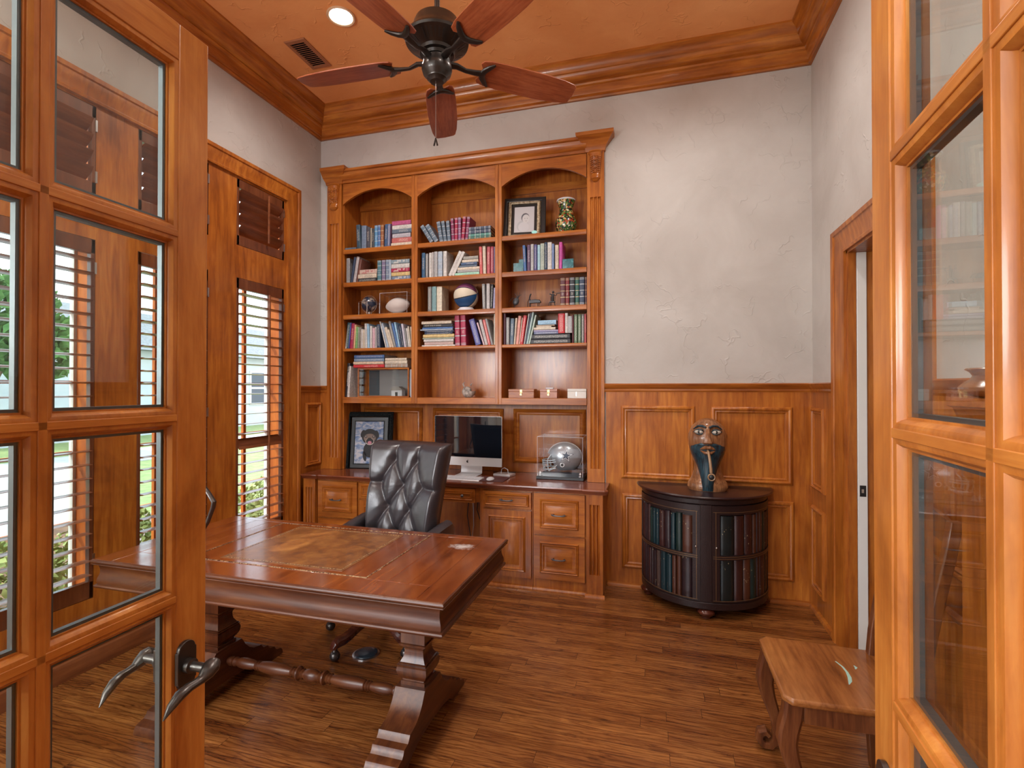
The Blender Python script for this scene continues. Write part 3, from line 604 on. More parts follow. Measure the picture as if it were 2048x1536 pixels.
UP = [
 ('L1', -2.489, 0.039, 0.213, -2.7, 'dark slate blue', 'title'),
 ('L1', -2.445, 0.046, 0.202, 0, 'grey blue', ''),
 ('L1', -2.395, 0.034, 0.184, 0, 'charcoal', 'title'),
 ('L1', -2.36, 0.015, 0.176, 0, 'grey cream', ''),
 ('L1', -2.343, 0.023, 0.168, 0, 'dark grey', 'title'),
 ('L1', -2.318, 0.029, 0.192, 0, 'sky blue', 'bands'),
 ('L1', -2.287, 0.026, 0.194, 0, 'blue', 'bands'),
 ('L1', -2.259, 0.03, 0.192, 0, 'rust brown', 'bands'),
 ('L1', -2.226, 0.03, 0.195, 1.8, 'navy blue', 'title'),
 ('L1', -2.195, 0.023, 0.195, 1.2, 'blue and white', 'text'),
 ('L1', -2.171, 0.014, 0.192, 1.5, 'dark plum', ''),
 ('L2', -2.594, 0.034, 0.217, 0, 'silver grey', 'text'),
 ('L2', -2.552, 0.02, 0.223, 9.0, 'navy', ''),
 ('L2', -2.529, 0.028, 0.224, 9.5, 'pale silver', ''),
 ('L2', -2.498, 0.023, 0.201, 9.5, 'brown', ''),
 ('L2', -2.292, 0.037, 0.177, 0, 'teal', 'bands'),
 ('L2', -2.249, 0.033, 0.177, 0, 'grey purple', 'bands'),
 ('L2', -2.212, 0.03, 0.178, 0, 'grey blue', 'bands'),
 ('L2', -2.179, 0.02, 0.176, 0, 'pale blue', ''),
 ('M1', -1.798, 0.033, 0.17, -32.3, 'slate blue', 'bands'),
 ('M1', -1.756, 0.037, 0.17, -31.5, 'slate blue', 'bands'),
 ('M1', -1.713, 0.033, 0.173, -10.0, 'slate blue', 'bands'),
 ('M1', -1.677, 0.029, 0.174, -7.9, 'slate blue', 'bands'),
 ('M1', -1.645, 0.03, 0.172, -4.7, 'slate blue', 'bands'),
 ('M1', -1.609, 0.026, 0.19, -3.0, 'plum', 'bands'),
 ('M1', -1.582, 0.026, 0.192, 0, 'crimson', 'bands'),
 ('M1', -1.552, 0.025, 0.192, 0, 'mauve', 'bands'),
 ('M1', -1.524, 0.027, 0.193, 4.8, 'crimson', 'bands'),
 ('M1', -1.493, 0.027, 0.19, 5.7, 'plum', 'bands'),
 ('M2', -1.875, 0.031, 0.211, 0, 'dark blue', 'title'),
 ('M2', -1.839, 0.024, 0.201, 0, 'black and white', 'text'),
 ('M2', -1.809, 0.026, 0.207, 0, 'white', 'title'),
 ('M2', -1.78, 0.013, 0.211, 0, 'pale grey', ''),
 ('M2', -1.765, 0.031, 0.215, 0, 'light grey', 'text'),
 ('M2', -1.73, 0.041, 0.212, 0, 'pale blue', 'bands'),
 ('M2', -1.681, 0.032, 0.21, 0, 'white', 'title'),
 ('M2', -1.643, 0.028, 0.217, 26.0, 'white', 'title'),
 ('M2', -1.612, 0.025, 0.212, 26.9, 'white', ''),
 ('M2', -1.362, 0.024, 0.224, -2.0, 'red and white', 'title'),
 ('M2', -1.335, 0.026, 0.226, -1.5, 'cream', ''),
 ('M2', -1.304, 0.027, 0.221, 0, 'red and grey', 'title'),
 ('M2', -1.273, 0.025, 0.219, 0, 'red and navy', 'text'),
 ('M2', -1.245, 0.014, 0.214, 0, 'grey purple', ''),
 ('R2', -0.997, 0.022, 0.206, -3.1, 'blue', 'text'),
 ('R2', -0.971, 0.026, 0.207, 0, 'dusky purple', 'title'),
 ('R2', -0.942, 0.024, 0.21, 0, 'light grey', 'title'),
 ('R2', -0.916, 0.023, 0.207, 0, 'indigo', 'text'),
 ('R2', -0.889, 0.022, 0.202, 0, 'pale cyan', ''),
 ('R2', -0.865, 0.032, 0.21, 0, 'cream and teal', 'title'),
 ('R2', -0.832, 0.021, 0.218, 0, 'dark navy', 'text'),
 ('R2', -0.809, 0.034, 0.216, 0, 'white', 'title'),
 ('R2', -0.774, 0.017, 0.202, 0, 'cornflower blue', ''),
 ('R2', -0.749, 0.028, 0.189, 0, 'cream', 'title'),
 ('R2', -0.717, 0.023, 0.21, 0, 'magenta pink', 'title'),
 ('R3', -0.709, 0.039, 0.215, 0, 'maroon', 'bands'),
 ('R3', -0.668, 0.029, 0.213, 0, 'dark red', 'bands'),
 ('R3', -0.636, 0.039, 0.214, 0, 'black', 'bands'),
 ('R3', -0.594, 0.03, 0.213, 0, 'dark green', 'bands'),
 ('R3', -0.562, 0.04, 0.213, 0, 'navy', 'bands'),
 ('R3', -0.518, 0.012, 0.211, 0, 'maroon', 'bands'),
 ('R4', -1.165, 0.02, 0.255, 0, 'dark maroon', ''),
 ('R4', -1.143, 0.028, 0.216, 0, 'black and white', 'text'),
 ('R4', -1.112, 0.03, 0.207, 1.7, 'slate blue', 'title'),
 ('R4', -1.08, 0.014, 0.209, 4.1, 'cream', ''),
 ('R4', -1.064, 0.023, 0.225, 5.4, 'salmon pink', ''),
 ('R4', -1.038, 0.004, 0.211, 6.8, 'cream', ''),
 ('R4', -1.032, 0.027, 0.227, 8.1, 'red', 'text'),
 ('R4', -1.0, 0.01, 0.241, 9.3, 'grey', 'title'),
 ('R4', -0.989, 0.009, 0.249, 10.2, 'navy', ''),
 ('R4', -0.979, 0.016, 0.252, 11.0, 'white and teal', ''),
 ('R4', -0.961, 0.012, 0.231, 13.3, 'pale green', ''),
 ('R4', -0.618, 0.014, 0.215, 0, 'maroon', ''),
 ('R4', -0.602, 0.026, 0.219, 0, 'green and black', 'text'),
 ('R4', -0.573, 0.025, 0.218, 0, 'green and black', 'text'),
 ('R4', -0.546, 0.02, 0.218, 0, 'grey and black', 'text'),
 ('R4', -0.524, 0.015, 0.219, 0, 'red and grey', 'title'),
 ('L4', -2.624, 0.017, 0.175, -2.3, 'white', ''),
 ('L4', -2.604, 0.03, 0.226, -5.3, 'dark teal', 'text'),
 ('L4', -2.573, 0.011, 0.226, -3.3, 'violet blue', ''),
 ('L4', -2.56, 0.032, 0.218, -5.0, 'crimson', 'title'),
 ('L4', -2.524, 0.017, 0.207, -7.8, 'pale orange', ''),
 ('L4', -2.504, 0.019, 0.187, -8.3, 'leaf green', 'title'),
 ('L4', -2.482, 0.014, 0.182, -6.6, 'grey green', ''),
 ('L4', -2.466, 0.017, 0.182, -6.6, 'grey brown', 'title'),
 ('L4', -2.446, 0.016, 0.165, -5.9, 'white', ''),
 ('L4', -2.427, 0.016, 0.162, -5.7, 'cream', ''),
 ('L4', -2.408, 0.023, 0.213, -5.4, 'off white', 'title'),
 ('L4', -2.382, 0.019, 0.21, -2.7, 'light blue', 'title'),
 ('L4', -2.36, 0.02, 0.189, 0, 'white', ''),
 ('L4', -2.337, 0.026, 0.171, 0, 'pale pink', ''),
 ('L4', -2.309, 0.016, 0.18, -2.9, 'pale grey', 'text'),
 ('L4', -2.29, 0.032, 0.201, -3.1, 'navy', 'text'),
 ('L4', -2.213, 0.011, 0.231, -20.2, 'white', ''),
 ('L4', -2.199, 0.02, 0.214, -19.1, 'pale blue', 'title'),
 ('L4', -2.176, 0.025, 0.178, -20.8, 'cream', ''),
 ('L4', -2.148, 0.016, 0.158, -20.7, 'cream', ''),
 ('L4', -2.13, 0.02, 0.227, -14.3, 'black and white', 'text'),
 ('L4', -2.107, 0.018, 0.21, -14.0, 'blue', ''),
 ('L4', -2.088, 0.017, 0.216, -12.0, 'light blue', ''),
 ('L4', -2.069, 0.017, 0.192, -10.8, 'navy', 'title'),
 ('L4', -2.051, 0.015, 0.187, -10.2, 'navy', 'text'),
 ('L4', -2.034, 0.019, 0.199, -8.7, 'lavender white', ''),
 ('L4', -2.013, 0.012, 0.164, -8.4, 'black and white', 'text'),
 ('L4', -1.999, 0.015, 0.161, -7.9, 'white', ''),
 ('L4', -1.983, 0.012, 0.176, -7.5, 'ivory', ''),
 ('L4', -1.97, 0.012, 0.172, -3.7, 'cream', ''),
 ('M3', -1.819, 0.034, 0.207, 0, 'grey and black', 'text'),
 ('M3', -1.782, 0.038, 0.207, 0, 'teal and white', 'text'),
 ('M3', -1.741, 0.048, 0.204, 0, 'ivory', ''),
 ('M3', -1.339, 0.026, 0.204, -2.0, 'black and white', 'text'),
 ('M3', -1.308, 0.029, 0.205, 0, 'pale grey', 'title'),
 ('M3', -1.277, 0.021, 0.196, 2.3, 'black', 'text'),
 ('M3', -1.253, 0.021, 0.168, 6.5, 'lavender', ''),
 ('M4', -1.576, 0.042, 0.273, -1.3, 'crimson', 'bands'),
 ('M4', -1.525, 0.044, 0.273, -1.7, 'crimson', 'bands'),
 ('M4', -1.399, 0.046, 0.216, -15.8, 'violet blue', 'text'),
 ('M4', -1.332, 0.012, 0.191, -17.7, 'pink and white', ''),
 ('M4', -1.318, 0.025, 0.211, -15.1, 'pale grey', 'title'),
 ('M4', -1.291, 0.022, 0.208, -13.6, 'red and white', 'text'),
 ('M4', -1.266, 0.018, 0.217, -15.8, 'silver grey', 'title'),
 ('M4', -1.245, 0.017, 0.26, 0, 'cream', 'title'),
 ('L5', -2.628, 0.029, 0.294, 0, 'black', 'HORSE'),
 ('L5', -2.593, 0.033, 0.269, 0, 'white', 'title'),
]
ST = [
 [('L1', -2.626, 0.133, 2.647, 0.022, 'slate blue', '')],
 [('L1', -2.157, 0.198, 2.647, 0.029, 'cream', ''), ('L1', -2.154, 0.187, 2.6765, 0.042, 'coral red', 'title'), ('L1', -2.149, 0.17, 2.719, 0.036, 'pale lilac', 'text'), ('L1', -2.149, 0.189, 2.7555, 0.033, 'slate', 'title'), ('L1', -2.149, 0.189, 2.789, 0.035, 'white', 'title'), ('L1', -2.15, 0.176, 2.8245, 0.036, 'magenta', '')],
 [('L2', -2.477, 0.18, 2.361, 0.032, 'black', 'text'), ('L2', -2.477, 0.18, 2.3935, 0.036, 'cream', 'title'), ('L2', -2.462, 0.167, 2.43, 0.039, 'cream with red stripes', 'stripes')],
 [('L2', -2.149, 0.17, 2.361, 0.033, 'grey blue', 'stripes'), ('L2', -2.156, 0.173, 2.3945, 0.033, 'straw yellow', 'bands'), ('L2', -2.156, 0.17, 2.428, 0.031, 'crimson', 'stripes'), ('L2', -2.156, 0.17, 2.4595, 0.038, 'off white', ''), ('L2', -2.156, 0.17, 2.498, 0.035, 'grey teal', 'stripes')],
 [('M1', -1.461, 0.192, 2.647, 0.024, 'dark green', 'bands'), ('M1', -1.461, 0.192, 2.6715, 0.024, 'green', 'bands'), ('M1', -1.458, 0.187, 2.696, 0.028, 'navy', 'bands'), ('M1', -1.458, 0.187, 2.7245, 0.025, 'navy', 'bands')],
 [('M2', -1.576, 0.209, 2.361, 0.024, 'mint green', 'title'), ('M2', -1.557, 0.19, 2.3855, 0.021, 'grey', 'text'), ('M2', -1.555, 0.189, 2.407, 0.023, 'cream', ''), ('M2', -1.542, 0.153, 2.4305, 0.015, 'slate', ''), ('M2', -1.525, 0.138, 2.446, 0.021, 'navy blue', 'title'), ('M2', -1.517, 0.139, 2.4675, 0.022, 'cream', ''), ('M2', -1.506, 0.128, 2.49, 0.027, 'tan grey', '')],
 [('R4', -0.942, 0.309, 1.791, 0.037, 'black', 'text'), ('R4', -0.936, 0.301, 1.8285, 0.038, 'black', 'text'), ('R4', -0.917, 0.191, 1.867, 0.018, 'blue and white', 'text'), ('R4', -0.919, 0.193, 1.8855, 0.014, 'lavender', 'title'), ('R4', -0.919, 0.172, 1.9, 0.02, 'cream', ''), ('R4', -0.899, 0.119, 1.9205, 0.01, 'cream', ''), ('R4', -0.899, 0.145, 1.931, 0.008, 'tan', ''), ('R4', -0.885, 0.143, 1.9395, 0.035, 'light blue', 'title')],
 [('M4', -1.872, 0.296, 1.791, 0.014, 'white', ''), ('M4', -1.85, 0.257, 1.8055, 0.024, 'cream and pink', 'text'), ('M4', -1.854, 0.265, 1.83, 0.021, 'white', 'text'), ('M4', -1.865, 0.281, 1.8515, 0.014, 'grey green', ''), ('M4', -1.862, 0.277, 1.866, 0.026, 'straw yellow', ''), ('M4', -1.85, 0.248, 1.8925, 0.015, 'navy', 'text'), ('M4', -1.85, 0.257, 1.908, 0.018, 'navy', 'text'), ('M4', -1.888, 0.288, 1.9265, 0.01, 'pale blue', ''), ('M4', -1.87, 0.273, 1.937, 0.014, 'blue', ''), ('M4', -1.863, 0.263, 1.9515, 0.025, 'black', 'HOW'), ('M4', -1.875, 0.267, 1.977, 0.025, 'cream', 'title')],
 [('L5', -2.521, 0.299, 1.624, 0.027, 'red', 'title'), ('L5', -2.52, 0.292, 1.6515, 0.025, 'cream and orange', ''), ('L5', -2.516, 0.29, 1.677, 0.028, 'navy and white', 'text'), ('L5', -2.514, 0.292, 1.7055, 0.028, 'blue', 'text')],
 [('L5', -2.217, 0.213, 1.624, 0.028, 'tan brown', 'bands'), ('L5', -2.217, 0.209, 1.6525, 0.029, 'cream', 'label'), ('L5', -2.215, 0.202, 1.682, 0.022, 'cream', '')],
]
# ---------- books ----------
COL = {'slate blue': (.10,.15,.21), 'dark slate blue': (.04,.085,.13), 'grey blue': (.16,.22,.32), 'charcoal': (.06,.06,.08), 'grey cream': (.38,.34,.28), 'dark grey': (.05,.06,.07),
 'sky blue': (.10,.28,.50), 'blue': (.07,.16,.38), 'rust brown': (.30,.11,.05), 'navy blue': (.04,.09,.20), 'blue and white': (.16,.19,.34), 'dark plum': (.05,.012,.045), 'magenta': (.42,.08,.20),
 'white': (.60,.58,.56), 'slate': (.11,.15,.21), 'pale lilac': (.50,.48,.54), 'coral red': (.48,.13,.12), 'cream': (.60,.52,.42), 'silver grey': (.30,.30,.31), 'navy': (.03,.05,.10), 'pale silver': (.42,.39,.40),
 'brown': (.16,.06,.045), 'cream with red stripes': (.55,.42,.36), 'black': (.02,.022,.03), 'teal': (.07,.19,.24), 'grey purple': (.19,.16,.27), 'pale blue': (.36,.44,.54), 'grey teal': (.22,.30,.35), 'off white': (.56,.54,.52),
 'crimson': (.36,.02,.07), 'straw yellow': (.62,.46,.20), 'plum': (.22,.03,.10), 'mauve': (.24,.09,.21), 'green': (.05,.22,.18), 'dark green': (.02,.10,.08), 'dark blue': (.03,.10,.20), 'black and white': (.24,.24,.25),
 'pale grey': (.48,.46,.46), 'light grey': (.42,.42,.43), 'tan grey': (.30,.29,.26), 'grey': (.38,.38,.38), 'mint green': (.33,.62,.48), 'red and white': (.60,.12,.12), 'red and grey': (.48,.10,.12), 'red and navy': (.42,.06,.10),
 'dusky purple': (.11,.06,.13), 'indigo': (.09,.09,.26), 'pale cyan': (.34,.55,.64), 'cream and teal': (.40,.46,.40), 'dark navy': (.015,.045,.10), 'cornflower blue': (.18,.26,.48), 'magenta pink': (.55,.08,.36), 'maroon': (.10,.02,.03),
 'dark red': (.18,.015,.02), 'dark maroon': (.07,.01,.025), 'salmon pink': (.68,.32,.27), 'red': (.52,.025,.035), 'white and teal': (.40,.54,.54), 'pale green': (.42,.52,.45), 'lavender': (.36,.34,.52), 'light blue': (.30,.50,.68),
 'tan': (.46,.34,.24), 'green and black': (.10,.16,.09), 'grey and black': (.18,.18,.18), 'dark teal': (.02,.08,.11), 'violet blue': (.08,.09,.32), 'pale orange': (.66,.40,.22), 'leaf green': (.16,.38,.12), 'grey green': (.30,.34,.27),
 'grey brown': (.24,.20,.17), 'pale pink': (.60,.38,.44), 'lavender white': (.50,.48,.56), 'ivory': (.62,.57,.46), 'teal and white': (.20,.36,.38), 'grey purple ': (.2,.17,.3), 'cream and pink': (.58,.42,.38), 'pink and white': (.60,.42,.45),
 'navy and white': (.16,.24,.36), 'cream and orange': (.62,.46,.34), 'tan brown': (.36,.27,.21)}
BM = {}
def book_mat(c):
    if c not in BM:
        m = mat('cover_'+c.strip().replace(' ', '_'), COL[c], .45); n, l, b = nodes(m)
        g = noise(n, l, mapping(n, l), 60, 3); k = COL[c]; r = ramp(n, l, g.outputs[0], [(.3, tuple(q*.78 for q in k)), (.7, tuple(min(1, q*1.15) for q in k))]); l.new(r.outputs[0], b.inputs['Base Color']); BM[c] = m
    return BM[c]
def band_mat(c, flat):
    key = c+('_flat' if flat else '_up')
    if key not in BM:
        m = book_mat(c).copy(); m.name = 'banded_cover_'+key.replace(' ', '_'); n, l, b = nodes(m); src = b.inputs['Base Color'].links[0].from_socket
        tc = n.new('ShaderNodeTexCoord'); sp = n.new('ShaderNodeSeparateXYZ'); l.new(tc.outputs['Generated'], sp.inputs[0])
        k = (1, 1, 1); z = (0, 0, 0); st = [(0, z)]
        for f, hw in ((.035, .010), (.075, .008), (.30, .016), (.52, .012), (.74, .016), (.92, .008), (.965, .010)): st += [(f-hw, k), (f+hw, z)]
        r = ramp(n, l, sp.outputs['X' if flat else 'Z'], st); r.color_ramp.interpolation = 'CONSTANT'
        lt = n.new('ShaderNodeMath'); lt.operation = 'LESS_THAN'; l.new(sp.outputs['Y'], lt.inputs[0]); lt.inputs[1].default_value = .05
        mu = n.new('ShaderNodeMath'); mu.operation = 'MULTIPLY'; l.new(lt.outputs[0], mu.inputs[0]); l.new(r.outputs[0], mu.inputs[1])
        bc_ = (.45, .36, .2) if c in ('maroon', 'dark red', 'dark green', 'rust brown', 'straw yellow') else (.42, .45, .48)
        l.new(mixc(n, l, mu.outputs[0], src, bc_), b.inputs['Base Color']); BM[key] = m
    return BM[key]
TM = {}
def title_mat(c, st):
    key = (c, st)
    if key not in TM:
        k = COL[c]; lum = sum(k)/3; con = (.72, .68, .60) if lum < .3 else (.05, .05, .08)
        if c == 'cream with red stripes': con = (.4, .03, .06)
        if c in ('green and black', 'black and white', 'grey and black'): con = (.8, .78, .68)
        m = mat('spine_lettering_'+c.strip().replace(' ', '_'), k, .4); n, l, b = nodes(m)
        sc = {'title': 95, 'text': 120, 'stripes': 40, 'label': 110}.get(st, 100)
        con = tuple(.45*p+.55*q for p, q in zip(k, con))
        v = mapping(n, l, (1, 0, 1)); g1 = noise(n, l, v, sc*2.2, 1, .5)
        r = ramp(n, l, g1.outputs[0], [(.0, k), (.53, con)]) if st != 'stripes' else ramp(n, l, noise(n, l, v, 55, 0).outputs[0], [(0, k), (.5, con)])
        r.color_ramp.interpolation = 'CONSTANT'
        l.new(r.outputs[0], b.inputs['Base Color']); TM[key] = m
    return TM[key]
M['pages'] = mat('book_pages', (.58, .53, .44), .8)
M['gilt'] = mat('gilt_band', (.50, .44, .30), .4, .3)
M['silverband'] = mat('pale_band', (.45, .48, .50), .45)
ORD = ['', 'first', 'second', 'third', 'fourth', 'fifth', 'sixth', 'seventh', 'eighth', 'ninth', 'tenth', 'eleventh', 'twelfth', 'thirteenth', 'fourteenth', 'fifteenth', 'sixteenth', 'seventeenth', 'eighteenth', 'nineteenth', 'twentieth']
def ordn(i): return ORD[i] if i <= 20 else ('twenty-'+ORD[i-20] if i < 30 else ('thirtieth' if i == 30 else 'thirty-'+ORD[i-30]))
BN = {'L': 'left', 'M': 'middle', 'R': 'right'}; RN = {1: 'top', 2: 'second', 3: 'third', 4: 'fourth', 5: 'bottom'}
def place(rc): return f"{RN[int(rc[1])]} shelf, {BN[rc[0]]} bay"
def book(w, h, d, c, st, loc, lean, label, flat=False, txt=None):
    # upright book: x = thickness w, z = height h, y = depth d, origin at the front bottom corner
    def F(p): return V(p[2], p[1], w-p[0]) if flat else V(*p)
    arc = [(w*(.5-.5*math.cos(PI*i/8)), -.0035*math.sin(PI*i/8)) for i in range(9)] if w > .012 else [(0, 0), (w, 0)]
    arc = [(min(w, max(0, a)), b_+.004) for a, b_ in arc]
    cov = MB(); cover = [(p[0], p[1]) for p in arc]+[(w, d), (w-.0022, d), (w-.0022, .0075), (.0022, .0075), (.0022, d), (0, d)]
    cov.loft([[F((p[0], p[1], 0)) for p in cover], [F((p[0], p[1], h)) for p in cover]])
    o = cov.build('book', band_mat(c, flat) if st == 'bands' else book_mat(c), None, label, 'book', 'books on the bookcase shelves')
    o.location = loc; o.rotation_euler.y = R(lean)
    pg = MB()
    vs = [F((x, y, z)) for x in (.0022, w-.0022) for y in (.0076, d-.004) for z in (.0035, h-.0035)]
    pg.add(vs, [(0,1,3,2),(4,6,7,5),(0,4,5,1),(2,3,7,6),(0,2,6,4),(1,5,7,3)]); pg.build('page_block', M['pages'], o, smooth=False)
    if st == 'bands':
        q = MB(); vs = [F((x, y, z)) for x in (w*.3, w*.7) for y in (.0005-.0006, .003) for z in (h*.36, h*.47)]
        q.add(vs, [(0,1,3,2),(4,6,7,5),(0,4,5,1),(2,3,7,6),(0,2,6,4),(1,5,7,3)]); q.build('spine_label', title_mat(c, 'text'), o, smooth=False)
    elif st in ('title', 'text', 'stripes', 'label') and w > .01:
        z0, z1 = {'title': (.35, .8), 'text': (.08, .93), 'stripes': (.12, .88), 'label': (.12, .40)}[st]
        q = MB(); a_ = .24 if st != 'stripes' else .1
        vs = [F((x, y, z)) for x in (w*a_, w*(1-a_)) for y in (-.0004, .003) for z in (h*z0, h*z1)]
        q.add(vs, [(0,1,3,2),(4,6,7,5),(0,4,5,1),(2,3,7,6),(0,2,6,4),(1,5,7,3)]); q.build('spine_lettering', title_mat(c, st), o, smooth=False)
    return o
def text_on(parent, body, size, loc, rot, m, name='lettering', ext=.0002, align='LEFT'):
    cu = bpy.data.curves.new(name, 'FONT'); cu.body = body; cu.size = size; cu.extrude = ext; cu.align_x = align; cu.align_y = 'CENTER'
    tmp = bpy.data.objects.new(name, cu); C.objects.link(tmp); bpy.context.view_layer.update()
    me = bpy.data.meshes.new_from_object(tmp.evaluated_get(bpy.context.evaluated_depsgraph_get())); bpy.data.objects.remove(tmp)
    o = bpy.data.objects.new(name, me); C.objects.link(o); me.materials.clear(); me.materials.append(m); o.parent = parent; o.location = loc; o.rotation_euler = rot
    return o
YS = 3.826
# settle the uprights: keep each inside its bay and clear of its neighbour
rows = {}
for e in UP: rows.setdefault(e[0], []).append(list(e))
for rc, L_ in rows.items():
    bx0, bx1 = BAYX[rc[0]]
    for e in reversed(L_):
        i = L_.index(e); lim = bx1-.001 if i == len(L_)-1 else L_[i+1][1]
        over = e[1]+e[2]-lim
        if over > 0: e[1] -= over
    for i, e in enumerate(L_):
        if i == 0: lo = bx0+.001; ml = math.asin(max(-.9, min(.9, (lo-e[1])/e[3])))
        else:
            p = L_[i-1]; e_l = min(p[3], e[3]); e[1] = max(e[1], p[1]+p[2]) if e[1] < p[1]+p[2]-.004 else e[1]
            ml = math.asin(max(-.9, min(.9, (p[1]+p[2]/math.cos(R(p[4]))-e[1])/e_l+math.sin(R(p[4])))))
        e[4] = max(e[4], math.degrees(ml))
        mx = math.degrees(math.asin(max(-.9, min(.9, (bx1-.001-e[1]-e[2])/e[3])))); e[4] = min(e[4], max(mx, 0)) if mx < e[4] else e[4]
UP = [tuple(e) for L_ in rows.values() for e in L_]
cnt = {}
rng = random.Random(3)
for (rc, x0, w, L, lean, c, st) in UP:
    cnt[rc] = cnt.get(rc, 0)+1; z = ROW[int(rc[1])]+.0004; c0 = c
    d = min(.225, max(.12, L*.72+rng.uniform(-.01, .01)))
    nm = 'slim book' if w < .02 else ('thick book' if w > .042 else 'book')
    tilt = ' leaning left,' if lean < -4 else (' leaning right,' if lean > 4 else ',')
    lab = f"{c.strip()} {nm}{tilt if tilt != ',' else ','} {ordn(cnt[rc])} from left, {place(rc)}"
    yy = YS+rng.uniform(0, .006); w = max(w-.0012, .006)
    tt = {'HORSE': 'HORSE', }.get(st); s2 = '' if tt else st
    bx0, bx1 = BAYX[rc[0]]; top = L*math.sin(R(lean)); lo_x = min(x0, x0+top); hi_x = max(x0+w/math.cos(R(lean)), x0+w+top)
    if lo_x < bx0+.001: x0 += bx0+.001-lo_x
    if hi_x > bx1-.001: x0 -= hi_x-bx1+.001
    if rc == 'R2' and cnt[rc] == 1: s2 = ''
    if lean > 0: o = book(w, L, d, c, s2, (x0+w/ math.cos(R(lean)) - w*math.cos(R(lean)), yy, z+w*math.sin(R(lean))), lean, lab)
    else: o = book(w, L, d, c, s2, (x0, yy, z), lean, lab)
    if tt: text_on(o, 'HORSE  STRUCTURES', w*.5, (w*.5, -.0004, L*.9), (R(90), R(90), 0), M['ivory'] if 'ivory' in M else M['pages'], 'spine_lettering')
    if rc == 'R2' and cnt[rc] == 1: text_on(o, 'INTO THE STORM', w*.62, (w*.5, -.0004, L*.86), (R(90), R(90), 0), M['pages'], 'spine_lettering')
for grp in ST:
    n = len(grp); rc = grp[0][0]
    cx_ = grp[0][1]; k = cnt.get('s'+rc, 0); cnt['s'+rc] = k+1
    for i, (rc, x0, w, z, th, c, st) in enumerate(grp):
        d = min(.24, w*.72); pos = 'the flat book' if n == 1 else ('bottom' if i == 0 else ('top' if i == n-1 else f'{ordn(i+1)} from bottom'))
        wh = {('L5', 0): 'in left pile on the glass case', ('L5', 1): 'in right pile on the glass case', ('L2', 0): 'in low pile, second shelf of left bay', ('L2', 1): 'in tall pile, second shelf of left bay'}.get((rc, k), f"in flat pile, {RN[int(rc[1])]} shelf of {BN[rc[0]]} bay")
        lab = f"{c.strip()} book, {pos} {wh}" if n > 1 else 'slate blue book lying flat alone at the left of the top shelf, left bay'
        t2 = st if st != 'HOW' else ''
        o = book(th-.0008, w, d, c, t2, (x0, YS+rng.uniform(0, .008), z+.0004), 0, lab, flat=True)
        if st == 'HOW': text_on(o, 'HOW WAS IT DONE?', th*.62, (w*.06, -.0006, th*.5), (R(90), 0, 0), M['pages'], 'spine_lettering')
# ---------- writing desk ----------
DW = ((.032, .009, .004), (.090, .026, .009), (.17, .058, .016))
M['desk_x'] = wood('desk_wood_level', *DW, axis='x', rough=.36, coat=.2, coatr=.25, knots=.25)
M['desk_y'] = wood('desk_wood_deep', *DW, axis='y', rough=.36, coat=.2, coatr=.25, knots=.25)
M['desk_z'] = wood('desk_wood_upright', *DW, axis='z', rough=.28, coat=.4, knots=.2)
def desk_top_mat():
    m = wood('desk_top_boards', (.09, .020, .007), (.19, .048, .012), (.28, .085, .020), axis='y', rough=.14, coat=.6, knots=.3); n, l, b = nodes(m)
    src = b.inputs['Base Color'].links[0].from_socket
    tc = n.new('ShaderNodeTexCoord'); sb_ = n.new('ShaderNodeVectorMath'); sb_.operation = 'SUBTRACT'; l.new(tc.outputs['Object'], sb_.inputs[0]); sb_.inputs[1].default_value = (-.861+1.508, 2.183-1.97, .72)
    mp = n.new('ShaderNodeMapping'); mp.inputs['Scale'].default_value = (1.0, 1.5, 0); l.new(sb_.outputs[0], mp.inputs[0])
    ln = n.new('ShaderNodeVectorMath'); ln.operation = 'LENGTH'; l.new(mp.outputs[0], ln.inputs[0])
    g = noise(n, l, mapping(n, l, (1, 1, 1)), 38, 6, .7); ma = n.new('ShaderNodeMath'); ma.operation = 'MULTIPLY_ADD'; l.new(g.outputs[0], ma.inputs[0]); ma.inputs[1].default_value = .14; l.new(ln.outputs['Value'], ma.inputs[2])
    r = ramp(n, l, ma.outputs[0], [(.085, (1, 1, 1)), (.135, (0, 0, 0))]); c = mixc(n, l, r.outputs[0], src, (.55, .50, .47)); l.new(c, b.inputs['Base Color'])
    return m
DX0, DX1, DY0_, DY1_, DZT = -2.316, -.700, 1.590, 2.350, .72
desk = T('desk', 'large dark reddish wooden writing desk with leather inlay and turned stretcher', 'desk', (-1.508, 1.97, 0))
M['desktop'] = desk_top_mat()
M['leather_in'] = mat('tooled_leather', (.2, .07, .02), .34, coat=.3); n_, l_, b_ = nodes(M['leather_in'])
g_ = noise(n_, l_, mapping(n_, l_), 16, 6, .65, .6); l_.new(ramp(n_, l_, g_.outputs[0], [(.3, (.09, .032, .012)), (.5, (.19, .07, .018)), (.7, (.28, .12, .03))]).outputs[0], b_.inputs['Base Color'])
b = MB()
b.box(DX1-.102, DX1, DY0_, DY1_, DZT-.018, DZT).box(DX0, DX0+.102, DY0_, DY1_, DZT-.018, DZT)
b.box(DX0+.1035, DX1-.1035, DY0_, DY0_+.125, DZT-.018, DZT-.0002).box(DX0+.1035, DX1-.1035, DY1_-.045, DY1_, DZT-.018, DZT-.0002)
for k in range(3):
    w_ = .266/3
    b.box(DX1-.1035-w_*(k+1)+.001, DX1-.1035-w_*k, DY0_+.1265, DY1_-.0465, DZT-.018, DZT-.0003)
    b.box(DX0+.1035+w_*k, DX0+.1035+w_*(k+1)-.001, DY0_+.1265, DY1_-.0465, DZT-.018, DZT-.0003)
